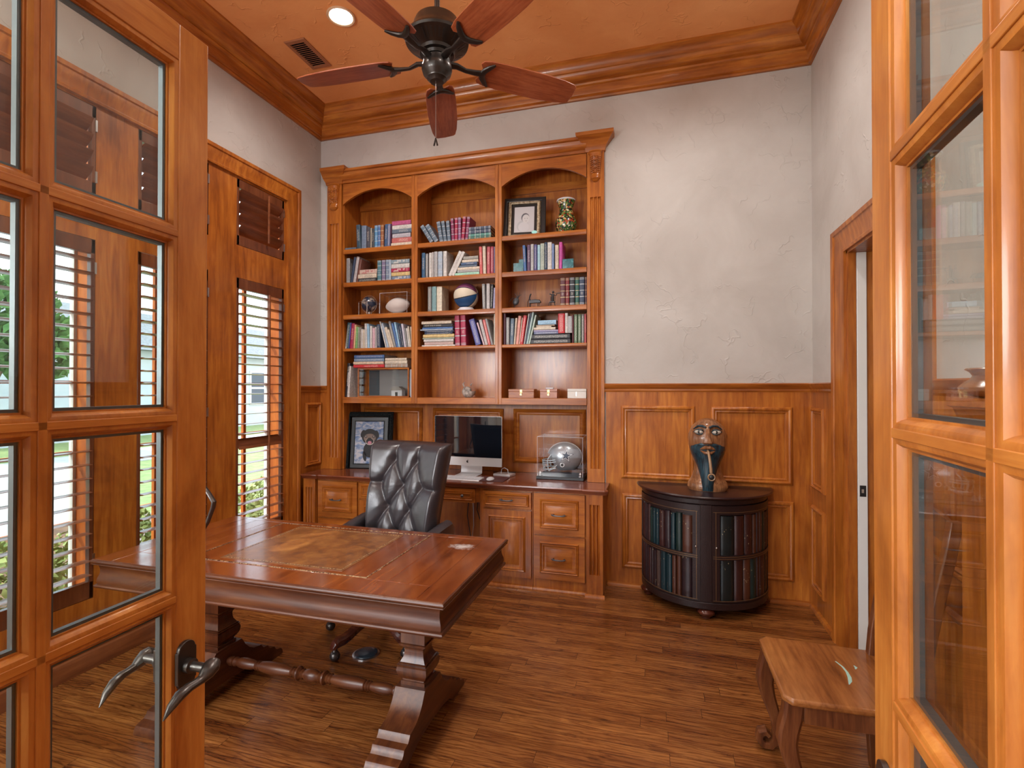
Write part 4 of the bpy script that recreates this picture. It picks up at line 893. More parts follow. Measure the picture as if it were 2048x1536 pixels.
b.box(DX0+.37, DX1-.37, DY0_+.1265, DY1_-.0465, DZT-.018, DZT-.0003)
b.build('desk_top', M['desktop'], desk, world=True, bev=.0012, seg=1)
LX0, LX1, LY0, LY1 = DX0+.505, DX1-.505, 1.757, 2.270
MB().box(LX0, LX1, LY0, LY1, DZT-.001, DZT+.0006).build('leather_inlay', M['leather_in'], desk, world=True, smooth=False)
M['goldline'] = mat('gold_tooling', (.5, .33, .12), .4, .4); n_, l_, b_ = nodes(M['goldline'])
g_ = noise(n_, l_, mapping(n_, l_), 140, 2); l_.new(ramp(n_, l_, g_.outputs[0], [(.45, (.04, .015, .008)), (.55, (.55, .40, .22))]).outputs[0], b_.inputs['Base Color'])
for (a0, a1, c0, c1) in ((LX0+.012, LX1-.012, LY0+.012, LY1-.012), (DX0+.374, DX1-.374, DY0_+.132, DY1_-.052)):
    MB().sweep([V(a0, c0, DZT), V(a1, c0, DZT), V(a1, c1, DZT), V(a0, c1, DZT)], [(0, 0), (0, .0010), (.0045, .0010), (.0045, 0)], (0,0,1)).build('tooled_border', M['goldline'], desk, world=True, smooth=False)
ap = [(.03, DZT-.0175), (-.004, DZT-.0175), (-.006, DZT-.020), (.012, DZT-.026), (.015, DZT-.032), (.018, DZT-.045), (.018, DZT-.060), (.015, DZT-.074), (.011, DZT-.084), (.009, DZT-.098), (.012, DZT-.108), (.004, DZT-.110), (.001, DZT-.115), (.004, DZT-.122), (.03, DZT-.122)]
b = MB().sweep([V(DX0, DY0_, 0), V(DX1, DY0_, 0), V(DX1, DY1_, 0), V(DX0, DY1_, 0)], ap, (0,0,1), mis=[0, 1])
b.build('apron', [M['desk_x'], M['desk_y']], desk, world=True)
lip = [(.03, DZT-.0178), (.001, DZT-.0178), (-.005, DZT-.015), (-.007, DZT-.009), (-.005, DZT-.003), (.0, DZT-.0003), (.006, DZT-.0001), (.03, DZT-.004)]
MB().sweep([V(DX0, DY0_, 0), V(DX1, DY0_, 0), V(DX1, DY1_, 0), V(DX0, DY1_, 0)], lip, (0,0,1), mis=[0, 1]).build('top_edge', [M['desk_x'], M['desk_y']], desk, world=True)
PY = 1.97
for X in (-2.039, -.977):
    prof = [(.214, .054), (.244, .054), (.247, .048), (.258, .048), (.262, .050), (.28, .058), (.31, .065), (.345, .068), (.375, .066), (.385, .061), (.388, .066), (.396, .067), (.399, .061), (.408, .062), (.412, .056), (.425, .053), (.45, .046), (.48, .043), (.515, .042), (.53, .044), (.545, .050), (.552, .050), (.556, .058), (.575, .060), (.579, .054), (.598, .054)]
    prof = [(.214+(z-.214)*.47, h) for z, h in prof]+[(.598, .054)]
    b = MB().loft([[V(X-h, PY-h, z), V(X+h, PY-h, z), V(X+h, PY+h, z), V(X-h, PY+h, z)] for z, h in prof])
    pd = b.build('pedestal', M['desk_z'], desk, world=True)
    half = [(0, .214), (.075, .214), (.082, .205), (.10, .175), (.125, .148), (.155, .130), (.190, .122), (.205, .121), (.212, .108), (.222, .098), (.236, .096), (.252, .094), (.258, .080), (.268, .070), (.285, .068), (.300, .064), (.306, .052), (.316, .042), (.334, .038), (.350, .032), (.358, .020), (.362, .006), (.358, 0), (.23, 0), (.215, .012), (.19, .030), (.14, .045), (.08, .052), (0, .055)]
    poly = [(PY+p[0], p[1]) for p in half]+[(PY-p[0], p[1]) for p in reversed(half[1:-1])]
    # build the outline as quads strips so the concave profile fills cleanly
    top = half[:22]; bot = [(0, .055), (.08, .052), (.14, .045), (.19, .030), (.215, .012), (.23, 0), (.362, 0)]
    def bz(y):
        for (a, za), (c, zc) in zip(bot, bot[1:]):
            if a <= y <= c: return za+(zc-za)*(y-a)/(c-a)
        return 0
    pts = [(-y, z) for y, z in reversed(top[1:])]+top
    rings = [[V(X-.067, PY+y, bz(abs(y))), V(X+.067, PY+y, bz(abs(y))), V(X+.067, PY+y, z), V(X-.067, PY+y, z)] for y, z in pts]
    MB().loft(rings).build('trestle_foot', M['desk_y'], desk, world=True)
b = MB(); xs = [0, .008, .012, .03, .034, .042, .046, .054, .07, .10, .14, .165, .172, .178, .186, .194, .20, .24, .30, .35, .372, .380, .388, .396, .404, .412, .420, .432, .440, .448, .456, .470, .488]
rs = [.017, .017, .021, .021, .016, .021, .021, .016, .022, .025, .022, .017, .022, .017, .022, .017, .022, .027, .028, .022, .017, .023, .017, .023, .017, .030, .030, .017, .023, .017, .021, .026, .028]
full = [(x, r) for x, r in zip(xs, rs)]; L_ = .928; full = [(x*L_/ .976, r) for x, r in full]; full = full+[(L_-x, r) for x, r in reversed(full[:-1])]
full = [(r, x) for x, r in full]
b.lathe(full, 20, (-1.972, PY, .145), mat=Matrix.Rotation(R(90), 3, 'Y')); b.build('turned_stretcher', M['desk_x'], desk, world=True)
# ---------- floor outlet ----------
fo = T('floor_outlet', 'round dark floor outlet cover under the desk', 'outlet', (-1.526, 2.445, 0))
M['outlet'] = mat('dark_outlet_plastic', (.02, .035, .05), .25, coat=.4)
MB().lathe([(.072, 0), (.072, .004), (.066, .007), (.062, .006), (.0, .006)][:5], 40).build('trim_ring', M['steel'], fo)
MB().lathe([(.061, .0062), (.060, .010), (.045, .012), (.044, .011), (.030, .0115), (.001, .0115)], 40).build('lid', M['outlet'], fo)
# ---------- tufted leather chair ----------
M['leather'] = mat('dark_grey_leather', (.036, .031, .036), .30, coat=.2, coatr=.3, spec=.6)
n_, l_, b_ = nodes(M['leather']); v_ = mapping(n_, l_); vo_ = n_.new('ShaderNodeTexVoronoi'); vo_.inputs['Scale'].default_value = 260; l_.new(v_, vo_.inputs['Vector']); g_ = noise(n_, l_, v_, 40, 4)
bump(n_, l_, b_, mixc(n_, l_, .5, vo_.outputs['Distance'], g_.outputs[0]), .18, .002)
ch = T('office_chair', 'button-tufted dark grey leather swivel chair facing the desk', 'chair', (-1.564, 2.641, 0), R(-10))
BTN = [(-.098, .990), (.072, .985), (-.178, .848), (-.018, .838), (.137, .834), (-.108, .702), (.052, .694), (-.185, .560), (-.03, .555), (.13, .55)]
LNK = [(0, 2), (0, 3), (1, 3), (1, 4), (2, 5), (3, 5), (3, 6), (4, 6), (5, 7), (5, 8), (6, 8), (6, 9)]
SEGS = [(BTN[a], BTN[b]) for a, b in LNK]+[(BTN[0], (-.085, 1.12)), (BTN[1], (.082, 1.12)), (BTN[2], (-.32, .85)), (BTN[4], (.32, .83))]
def sdist(p, a, b):
    ax, az = a; bx, bz_ = b; dx, dz = bx-ax, bz_-az; t = max(0, min(1, ((p[0]-ax)*dx+(p[1]-az)*dz)/(dx*dx+dz*dz)))
    return math.hypot(p[0]-ax-t*dx, p[1]-az-t*dz)
def back_half(z):   # half width by height
    t = (z-.50)/.60; return .245+.045*max(0, t)**1.2
b = MB(); NU, NV = 90, 84; vs = []; fs = []
z0, z1 = .50, 1.105
for j in range(NV+1):
    v = j/NV; z = z0+(z1-z0)*v
    for i in range(NU+1):
        s = -1+2*i/NU; hw = back_half(z)
        # rounded top corners and a slightly dipping top edge
        zz = z; x = s*hw
        if v > .9:
            zz = z-(.012*(1-(abs(s)-0)**2)*(v-.9)/.1)
        dc = min(sdist((x, zz), *sg) for sg in SEGS); db = min(math.hypot(x-q[0], zz-q[1]) for q in BTN)
        puff = .030*(1-math.exp(-dc/.028))+.020*(1-math.exp(-(db/.030)**2))
        puff += .0016*math.sin(math.atan2(zz-.84, x)*30)*math.exp(-db/.05)
        edge = min(1, (1-abs(s))/.14)*1.0; e2 = math.sqrt(max(0, 1-(1-edge)**2)); et = min(1, (1-v)/.09); e3 = math.sqrt(max(0, 1-(1-et)**2))
        y = .215+.085*v+.035*(v**2)-.050*(s*s)*.9 - (puff+.015)*(.25+.75*e2)*(.3+.7*e3)+ .035*(1-e2)+.03*(1-e3)
        vs.append(V(x, y, zz))
n1 = NU+1
for j in range(NV):
    for i in range(NU): a = j*n1+i; fs.append((a, a+1, a+n1+1, a+n1))
# rear shell
off = len(vs); NB = 12
for j in range(NB+1):
    v = j/NB; z = z0+(z1-z0)*v
    for i in range(NB+1):
        s = -1+2*i/NB; vs.append(V(s*back_half(z)*.96, .300+.085*v+.03*v*v-.035*s*s-.012*(abs(s)**4), z-.006*v))
m1 = NB+1
for j in range(NB):
    for i in range(NB): a = off+j*m1+i; fs.append((a, a+m1, a+m1+1, a+1))
def strip(A, Bk):
    # join two vertex rows of different counts
    na, nb = len(A), len(Bk)
    for i in range(na-1):
        k = int(round(i*(nb-1)/(na-1))); k2 = int(round((i+1)*(nb-1)/(na-1)))
        if k == k2: fs.append((A[i], A[i+1], Bk[k]))
        else: fs.append((A[i], A[i+1], Bk[k2], Bk[k]))
strip([j*n1 for j in range(NV+1)], [off+j*m1 for j in range(NB+1)]); strip([j*n1+NU for j in range(NV+1)], [off+j*m1+NB for j in range(NB+1)])
strip([NV*n1+i for i in range(NU+1)], [off+NB*m1+i for i in range(NB+1)]); strip([i for i in range(NU+1)], [off+i for i in range(NB+1)])
bk = b.add(vs, fs).build('backrest', M['leather'], ch)
for p in bk.data.polygons: p.use_smooth = True
for e in bk.data.edges: e.use_edge_sharp = False
for q in BTN[:7]:
    vv = (q[1]-z0)/(z1-z0); sq = q[0]/back_half(q[1])
    MB().sphere((q[0], .215+.085*vv+.035*vv*vv-.045*sq*sq-.014, q[1]), .009, 12, 8, sc=(1, .5, 1)).build('button', M['leather'], ch)
b = MB()
prof = [(0.0, .40), (.235, .40), (.25, .425), (.25, .47), (.235, .495), (.15, .507), (0.001, .512)]
b.loft([[V(-hw, -.27, z), V(hw, -.27, z), V(hw, .23, z), V(-hw, .23, z)] for hw, z in ((.235, .41), (.25, .43), (.25, .475), (.24, .495), (.20, .505))])
b.build('seat', M['leather'], ch, bev=.02, seg=4)
for s in (-1, 1):
    # scooped arms
    path = [(.275, .335, .60), (.295, .28, .645), (.30, .20, .640), (.298, .10, .622), (.29, -.02, .600), (.285, -.12, .585), (.28, -.18, .565), (.275, -.21, .52), (.27, -.215, .43)]
    rings = []
    for k, (x, y, z) in enumerate(path):
        w = .038; rings.append([V(s*(x+w*math.cos(t)), y, z-.03+.03*math.sin(t)) if math.sin(t) > 0 else V(s*(x+w*math.cos(t)*.9), y, max(.40, z-.03-.2*(-math.sin(t)))) for t in [2*PI*q/16 for q in range(16)]])
    MB().loft(rings).build('armrest', M['leather'], ch)
MB().lathe([(.03, .11), (.032, .14), (.026, .16), (.026, .36), (.09, .375), (.11, .40)], 20).build('gas_column', M['bronze'], ch)
M['mahog'] = wood('chair_base_wood', (.03, .008, .005), (.08, .018, .010), (.13, .035, .016), axis='x', rough=.22, coat=.5, knots=0)
hubo = MB().lathe([(.045, .095), (.055, .105), (.058, .14), (.05, .155), (.03, .16)], 20).build('base_hub', M['mahog'], ch)
for k in range(5):
    a = R(-105+10)+k*R(72); L = .315; ca, sa = math.cos(a), math.sin(a)
    lg = MB(); rings = []
    for r, z, h, w in ((.03, .132, .022, .026), (.10, .134, .022, .026), (.16, .122, .021, .025), (.22, .100, .021, .024), (.26, .092, .022, .024), (.295, .094, .022, .023), (.325, .086, .018, .020), (.337, .074, .008, .012)):
        c = V(ca*r, sa*r, z); side = V(-sa, ca, 0)
        rings.append([c+side*w*.9-V(0,0,h), c+side*w+V(0,0,-h*.5), c+side*w+V(0,0,h*.4), c+side*w*.55+V(0,0,h), c-side*w*.55+V(0,0,h), c-side*w+V(0,0,h*.4), c-side*w+V(0,0,-h*.5), c-side*w*.9-V(0,0,h)])
    l1 = lg.loft(rings).build('base_leg', M['mahog'], ch)
    cs = MB().sphere((ca*L+.0, sa*L, .0275), .0275, 16, 12).tube([(ca*L, sa*L, .05), (ca*L, sa*L, .075)], [.014, .010], 10)
    cs.tube([(ca*L-sa*.029, sa*L+ca*.029, .0275), (ca*L+sa*.029, sa*L-ca*.029, .0275)], .008, 10)
    cs.build('caster', M['bronze'], l1)
# ---------- demilune cabinet with false book fronts ----------
M['dk'] = mat('dark_tooled_leather', (.020, .009, .009), .40, coat=.1, spec=.4); n_, l_, b_ = nodes(M['dk'])
vo_ = n_.new('ShaderNodeTexVoronoi'); vo_.inputs['Scale'].default_value = 190; l_.new(mapping(n_, l_), vo_.inputs['Vector']); bump(n_, l_, b_, vo_.outputs['Distance'], .35, .002)
M['dktop'] = mat('dark_burgundy_top', (.022, .008, .009), .32, coat=.25)
DC = (.307, 3.793); dm = T('demilune_cabinet', 'dark half-round cabinet with false book spines on its curved doors', 'cabinet', (DC[0], DC[1], 0))
def half(mb, prof, a0=PI, a1=2*PI, seg=48, mi=0, back=True):
    # closed solid: half lathe plus centre line
    rings = []
    for k in range(seg+1):
        a = a0+(a1-a0)*k/seg; rings.append([V(r*math.cos(a), r*math.sin(a), z) for r, z in prof])
    mb.loft(rings, mi, True, True)
half_top = [(0.0, .748), (.415, .748), (.422, .752), (.432, .755), (.442, .760), (.445, .766), (.440, .773), (.432, .775), (0.0, .775)]
b = MB(); half(b, half_top); b.build('half_round_top', M['dktop'], dm)
b = MB(); half(b, [(0, .062), (.405, .062), (.412, .068), (.412, .105), (.404, .112), (.390, .113), (.390, .712), (.404, .715), (.410, .722), (.410, .748), (0, .748)]); b.build('cabinet_carcass', M['dk'], dm)
ac = R(-91.5)
st_ = MB(); half(st_, [(.388, .112), (.4105, .112), (.4105, .716), (.388, .716)], ac-R(4.6), ac+R(4.6), 8); st_.build('centre_stile', M['dk'], dm)
FBC = {'a': (.035, .009, .008), 'b': (.004, .022, .030), 'c': (.004, .018, .016), 'd': (.065, .020, .010), 'e': (.020, .009, .012), 'f': (.06, .035, .03), 'g': (.006, .011, .012)}
def faux_mat(k):
    m = mat('false_spine_'+k, FBC[k], .38, coat=.15); n, l, b = nodes(m)
    tc = n.new('ShaderNodeTexCoord'); wv = n.new('ShaderNodeTexVoronoi'); mp = n.new('ShaderNodeMapping'); l.new(tc.outputs['Object'], mp.inputs[0]); mp.inputs['Scale'].default_value = (70, 70, 38)
    l.new(mp.outputs[0], wv.inputs['Vector']); wv.inputs['Scale'].default_value = 1; g = noise(n, l, tc.outputs['Object'], 9, 2)
    r1 = ramp(n, l, wv.outputs['Distance'], [(.10, (1, 1, 1)), (.2, (0, 0, 0))]); r2 = ramp(n, l, g.outputs[0], [(.52, (0, 0, 0)), (.58, (1, 1, 1))])
    f = mixc(n, l, 1, r1.outputs[0], r2.outputs[0], 'MULTIPLY'); l.new(mixc(n, l, f, FBC[k], (.42, .33, .18)), b.inputs['Base Color'])
    return m
FM = {k: faux_mat(k) for k in FBC}
M['gold'] = mat('gilt_line', (.30, .17, .07), .4, .5)
rg = random.Random(5)
for side, (a0, a1) in enumerate(((R(-176), ac-R(4.8)), (ac+R(4.8), R(-4)))):
    d = MB(); zr = [(.120, .378), (.405, .660)]
    ai0, ai1 = (a0+R(2), a1-R(6.5)) if side == 0 else (a0+R(6.5), a1-R(2))
    for (z0, z1) in ((.114, .120), (.378, .405), (.660, .714)): half(d, [(.388, z0), (.4125, z0), (.4125, z1), (.388, z1)], a0, a1, 24)
    half(d, [(.388, .116), (.4125, .116), (.4125, .712), (.388, .712)], a0, ai0, 4); half(d, [(.388, .116), (.4125, .116), (.4125, .712), (.388, .712)], ai1, a1, 6)
    dr = d.build('curved_door', M['dk'], dm)
    g = MB()
    for (z0, z1) in ((.1235, .1255), (.385, .387), (.397, .399), (.674, .676)): half(g, [(.412, z0), (.4132, z0), (.4132, z1), (.412, z1)], a0+R(1), (a1-R(2.2)) if side == 0 else a1-R(1), 24)
    aa = a1-R(3.2) if side == 0 else a0+R(3.2); half(g, [(.412, .1235), (.4132, .1235), (.4132, .676), (.412, .676)], aa-R(.15), aa+R(.15), 2)
    g.build('gilt_tooling', M['gold'], dr)
    seqs = [[('d', 1.7), ('c', 1.1), ('b', .9), ('e', 1.2), ('a', 1.2), ('b', .8), ('b', .8), ('c', .8), ('a', .6), ('e', .8), ('e', .8), ('a', .9), ('e', 1)], [('e', 1.7), ('d', .8), ('d', .8), ('b', 1.1), ('b', 1.1), ('f', .9), ('e', .8), ('e', .7), ('a', .7), ('e', .8), ('e', .8), ('a', .8), ('e', 1)]]
    if side: seqs = [[('g', 1.9), ('a', 1.4), ('a', 1.3), ('d', .7), ('a', .7), ('d', .7), ('c', 1.0), ('e', .7), ('a', .8), ('a', 1)], [('g', 1.9), ('a', 1.3), ('d', 1.2), ('c', 1.1), ('a', .7), ('a', .7), ('d', .8), ('g', .9), ('a', .9), ('g', 1)]]
    for row, (z0, z1) in enumerate(reversed(zr)):
        sq = seqs[row]; tot = sum(w for _, w in sq); a = ai1 if side == 0 else ai0; sg = -1 if side == 0 else 1
        for k, w in sq:
            da = (ai1-ai0)*w/tot; aA, aB = a, a+sg*da; a = aB; lo_, hi_ = min(aA, aB), max(aA, aB); top = z1-rg.choice([.004, .010, .018]); rings = []
            for i in range(9):
                t = i/8; an = lo_+(hi_-lo_)*(.03+.94*t); rr = .394+.0125*math.sqrt(max(0, 1-(2*t-1)**2))
                rings.append((an, rr))
            m_ = MB(); R0 = [V(.389*math.cos(an), .389*math.sin(an), 0) for an, rr in rings]; R1 = [V(rr*math.cos(an), rr*math.sin(an), 0) for an, rr in rings]
            zs = [z0+.001, z0+.035*(top-z0)/.25]+[z0+(top-z0)*f for f in (.2, .21, .4, .41, .6, .61, .8, .81)]+[top]
            loops = []
            for q, z in enumerate(zs):
                kf = 1.0015 if q in (2, 4, 6, 8) else 1.0
                loops.append([p*kf+V(0, 0, z) for p in R1]+[p+V(0, 0, z) for p in reversed(R0)])
            m_.loft(loops).build('false_book', FM[k], dr)
    kn = MB(); aK = a1-R(3.6) if side == 0 else a0+R(3.6)
    kn.sphere((.417*math.cos(aK), .417*math.sin(aK), .455), .006, 10, 8).build('door_knob', M['steel'], dr)
for a in (R(-176.5+8), R(-91.5), R(-10)):
    r = .372; MB().lathe([(.024, 0), (.030, .003), (.032, .010), (.028, .014), (.040, .020), (.052, .032), (.054, .042), (.046, .054), (.03, .0625)], 24, (r*math.cos(a), r*math.sin(a), 0)).build('bun_foot', M['mahog'], dm)
# ---------- carved bust ----------
def skinwood():
    m = wood('carved_bust_wood', (.07, .025, .012), (.26, .11, .045), (.50, .27, .13), axis='z', sc=2.4, rough=.3, coat=.45, knots=.2); return m
M['bust'] = skinwood(); M['beard'] = mat('blue_black_beard', (.008, .028, .045), .45, coat=.15); n_, l_, b_ = nodes(M['beard'])
g_ = noise(n_, l_, mapping(n_, l_, (1, 1, .1)), 120, 4); bump(n_, l_, b_, g_.outputs[0], .6, .004); l_.new(ramp(n_, l_, g_.outputs[0], [(.35, (.004, .010, .016)), (.7, (.02, .075, .11))]).outputs[0], b_.inputs['Base Color'])
bu = T('carved_bust', 'carved wooden head of a bearded man smoking a pipe, on the half-round cabinet', 'sculpture', (.325, 3.60, .7755), R(-4))
def hw_(z):  # width/2, depth/2, centre y
    tab = [(0, .118, .085, 0), (.02, .128, .09, 0), (.045, .124, .086, 0), (.075, .104, .072, .004), (.11, .090, .066, .01), (.15, .084, .064, .014), (.19, .088, .068, .012), (.225, .100, .078, .004), (.26, .112, .090, -.004), (.30, .119, .098, -.006), (.345, .120, .102, -.004), (.39, .112, .100, 0), (.42, .098, .091, .003), (.445, .074, .074, .006), (.462, .050, .052, .008), (.472, .024, .026, .01), (.475, .004, .004, .01)]
    for p, q in zip(tab, tab[1:]):
        if p[0] <= z <= q[0]: t = (z-p[0])/(q[0]-p[0]); return tuple(p[i]+(q[i]-p[i])*t for i in (1, 2, 3))
    return tab[-1][1:]
rings = []
for z in [0, .01, .02, .035, .05, .065, .08, .1, .12, .14, .16, .18, .2, .22, .24, .26, .28, .3, .32, .34, .36, .375, .39, .405, .42, .435, .445, .455, .463, .47, .4745]:
    w, d, cy = hw_(z); ring = []
    for k in range(40):
        a = 2*PI*k/40; x = w*math.cos(a); y = d*math.sin(a)
        if y < 0 and .22 < z < .46: y *= 1+.05*math.cos(a*2+PI)*0
        # eye sockets
        if y < 0 and .36 < z < .425:
            for ex in (-.048, .048): y += .016*math.exp(-((x-ex)/.026)**2-((z-.392)/.016)**2)
        ring.append(V(x, y+cy, z))
    rings.append(ring)
MB().loft(rings).build('head_and_neck', M['bust'], bu)
# brow, nose, eyes, lips, ears
fy = lambda z: -hw_(z)[1]+hw_(z)[2]
MB().loft([[V(-.012*s1, fy(z)+.012, z), V(-.010*s1, fy(z)-d+.004, z), V(0, fy(z)-d, z), V(.010*s1, fy(z)-d+.004, z), V(.012*s1, fy(z)+.012, z)] for z, d, s1 in ((.435, .004, 1.0), (.415, .014, 1.0), (.39, .022, 1.05), (.36, .030, 1.3), (.335, .038, 1.9), (.322, .040, 2.6), (.314, .032, 2.7), (.308, .008, 2.3))]).build('nose', M['bust'], bu)
for s in (-1, 1):
    br = MB().tube([(s*.010, fy(.41)-.012, .418), (s*.032, fy(.425)-.008, .428), (s*.060, fy(.425)+.010, .426), (s*.088, fy(.41)+.034, .404)], [.006, .0075, .006, .003], 8); br.build('eyebrow', M['beard'], bu)
    ey = MB().sphere((s*.053, fy(.390)+.018, .388), .027, 16, 10, sc=(1.1, .75, .60), mat=Matrix.Rotation(s*R(18), 3, 'Z')); ey.build('eyeball', mat('eye_ivory', (.5, .45, .38), .25, coat=.4) if s < 0 else bpy.data.materials['eye_ivory'], bu)
    MB().sphere((s*.052, fy(.392)+.001, .388), .0105, 12, 8, sc=(1, .45, 1)).build('iris', M['black'], bu)
    for dz, rr in ((.0175, .0042), (-.0155, .0035)):
        MB().tube([(s*.022, fy(.392)+.012, .386), (s*.036, fy(.392)+.001, .388+dz*.85), (s*.053, fy(.392)+.003, .388+dz), (s*.070, fy(.392)+.014, .388+dz*.7), (s*.084, fy(.392)+.032, .388)], rr, 6).build('eyelid', M['beard'], bu)
    er = MB().tube([(s*.108, .005, .365), (s*.113, .010, .372), (s*.116, .020, .355), (s*.114, .022, .325), (s*.108, .012, .298), (s*.104, .004, .292)], [.005, .006, .007, .007, .006, .004], 8)
    er.sphere((s*.107, .012, .332), .013, 10, 8, sc=(.5, 1, 1.9)); er.build('ear', M['bust'], bu)
# beard: mantle over jaw and neck
rings = []
for z, w, pr in ((.315, .045, .010), (.305, .075, .012), (.292, .104, .006), (.27, .108, .012), (.24, .100, .020), (.21, .088, .030), (.18, .074, .040), (.15, .062, .046), (.11, .050, .044), (.07, .040, .030), (.035, .034, .014), (.004, .032, .006)):
    W2, D2, cy = hw_(z); ring = []
    for k in range(17):
        t = -1+2*k/16; x = w*t; base = -D2*math.sqrt(max(0, 1-min(1, (x/W2))**2))+cy if abs(x) < W2 else cy
        ring.append(V(x, base-pr*(1-t*t)**.5-.002, z))
    ring += [V(w*(1-2*k/8), min(.01+cy, -D2*.2+cy), z) for k in range(9)]
    rings.append(ring)
MB().loft(rings).build('beard', M['beard'], bu)
yb_ = fy(.28)-.020
MB().tube([(-.046, yb_+.018, .276), (-.026, yb_+.004, .286), (-.010, yb_-.006, .293), (0, yb_-.004, .290), (.010, yb_-.006, .293), (.026, yb_+.004, .286), (.046, yb_+.018, .276)], [.003, .010, .013, .012, .013, .010, .003], 10).build('upper_lip', M['bust'], bu)
MB().tube([(-.044, yb_+.018, .268), (-.02, yb_+.001, .257), (0, yb_-.003, .254), (.02, yb_+.001, .257), (.044, yb_+.018, .268)], [.003, .010, .011, .010, .003], 10).build('lower_lip', M['bust'], bu)
pp = T('pipe', None, None, (0, 0, 0), parent=bu)
bpy.data.objects.remove(pp)
px_ = mat('carved_pipe_wood', (.36, .22, .12), .35, coat=.3)
q = MB().tube([(0, yb_+.004, .270), (.003, yb_-.020, .262), (.008, yb_-.034, .235), (.013, yb_-.040, .20), (.017, yb_-.042, .16), (.018, yb_-.040, .135)], [.007, .0075, .008, .0085, .009, .010], 12)
q.lathe([(.014, 0), (.020, .006), (.024, .016), (.024, .024), (.020, .028), (.017, .027), (.017, .021), (.001, .021)], 24, (.021, yb_-.022, .108), mat=Matrix.Rotation(R(90), 3, 'X'))
po = q.build('pipe', px_, bu)
MB().sphere((.021, yb_-.045, .108), .0165, 12, 8, sc=(1, .35, 1)).build('pipe_tobacco', M['black'], po)
# ---------- side chair ----------
CW = ((.04, .012, .006), (.13, .04, .014), (.24, .09, .03))
M['cz'] = wood('side_chair_wood', *CW, axis='z', sc=1.5, rough=.3, coat=.4, knots=.2)
M['cseat'] = wood('side_chair_seat_wood', (.13, .042, .012), (.27, .098, .026), (.38, .16, .045), axis='y', sc=1.1, rough=.25, coat=.45, knots=.35)
n_, l_, b_ = nodes(M['cseat']); src_ = b_.inputs['Base Color'].links[0].from_socket
sc_ = T('side_chair', 'brown wooden side chair with scrolled front legs and paint scrapes on its seat', 'chair', (.61, 2.075, 0))
sx0, sx1, sy0, sy1, sz = .395, .835, 1.850, 2.300, .43
poly = [(sx0+.004, sy0+.03), (sx0+.03, sy0), (sx1, sy0+.015), (sx1, sy1-.015), (sx0+.03, sy1), (sx0+.004, sy1-.03)]
b = MB(); bd = [(p[0], p[1]) for p in poly]
b.prism(bd, 'z', sz-.024, sz); b.build('seat', M['cseat'], sc_, world=True, bev=.009, seg=3)
for x0, x1, y0, y1, nm in ((sx0+.055, sx0+.075, sy0+.05, sy1-.05, 'seat_rail'), (sx0+.07, sx1-.03, sy0+.022, sy0+.044, 'seat_rail'), (sx0+.07, sx1-.03, sy1-.044, sy1-.022, 'seat_rail'), (sx1-.05, sx1-.03, sy0+.05, sy1-.05, 'seat_rail')):
    MB().box(x0, x1, y0, y1, sz-.085, sz-.0245).build(nm, M['cz'], sc_, world=True, bev=.002)
for y in (sy0+.045, sy1-.045):
    # cabriole leg ending in a forward scroll
    c = [(.045, .405, .030), (.040, .36, .030), (.028, .31, .031), (.024, .27, .030), (.034, .22, .026), (.052, .165, .022), (.066, .115, .019), (.070, .075, .017), (.062, .042, .016), (.042, .020, .0155), (.018, .020, .015), (.003, .040, .014), (.008, .062, .013), (.026, .070, .011), (.038, .058, .009)]
    rings = []
    P3 = [V(sx0+p[0]-.002, y, p[1]) for p in c]
    for i, p in enumerate(P3):
        t = (P3[min(i+1, len(c)-1)]-P3[max(i-1, 0)]).normalized(); u = V(0, 1, 0); w = t.cross(u); r = c[i][2]; wy = .028 if i < 6 else .024
        rings.append([p+w*r*ca+u*wy*sa for ca, sa in ((-1, -.7), (-.7, -1), (.7, -1), (1, -.7), (1, .7), (.7, 1), (-.7, 1), (-1, .7))])
    MB().loft(rings).build('front_leg', M['cz'], sc_, world=True)
    yy = y if y > 2.07 else y
    pts = [(.80, .0), (.792, .12), (.788, .25), (.79, .40), (.80, .52), (.822, .66), (.848, .80), (.875, .93), (.892, 1.035)]
    rings = [[V(x-.017, yy-.016, z), V(x+.017, yy-.016, z), V(x+.017, yy+.016, z), V(x-.017, yy+.016, z)] for x, z in pts]
    MB().loft(rings).build('back_post', M['cz'], sc_, world=True, bev=.004)
for z0, z1, x in ((.53, .60, .810), (.68, .75, .835), (.83, .90, .862), (.955, 1.03, .884)):
    yA, yB = sy0+.06, sy1-.06; n = 12; rings = []
    for i in range(n+1):
        t = i/n; y = yA+(yB-yA)*t; bow = .018*math.sin(PI*t); zt = z1+(.012*math.sin(PI*t) if z1 > 1 else 0)
        rings.append([V(x-.008+bow, y, z0), V(x+.006+bow, y, z0), V(x+.010+bow, y, zt), V(x-.004+bow, y, zt)])
    MB().loft(rings).build('ladder_slat', M['cz'], sc_, world=True)
# paint scrapes
M['scrape'] = mat('pale_green_paint_scrape', (.32, .52, .45), .6)
for k, pts in enumerate(([(.640, 2.155, .004), (.652, 2.12, .006), (.655, 2.085, .008), (.652, 2.05, .012), (.645, 2.022, .012), (.635, 2.0, .003)], [(.695, 2.140, .003), (.698, 2.128, .009), (.692, 2.115, .004)])):
    L = [V(x-w/2, y, sz+.0006) for x, y, w in pts]+[V(x+w/2, y, sz+.0006) for x, y, w in reversed(pts)]
    b = MB(); n = len(L); b.add(L+[p-V(0,0,.001) for p in L], [tuple(range(n))]+[(i, (i+1) % n, n+(i+1) % n, n+i) for i in range(n)]); b.build('paint_scrape', M['scrape'], sc_, world=True, smooth=False)
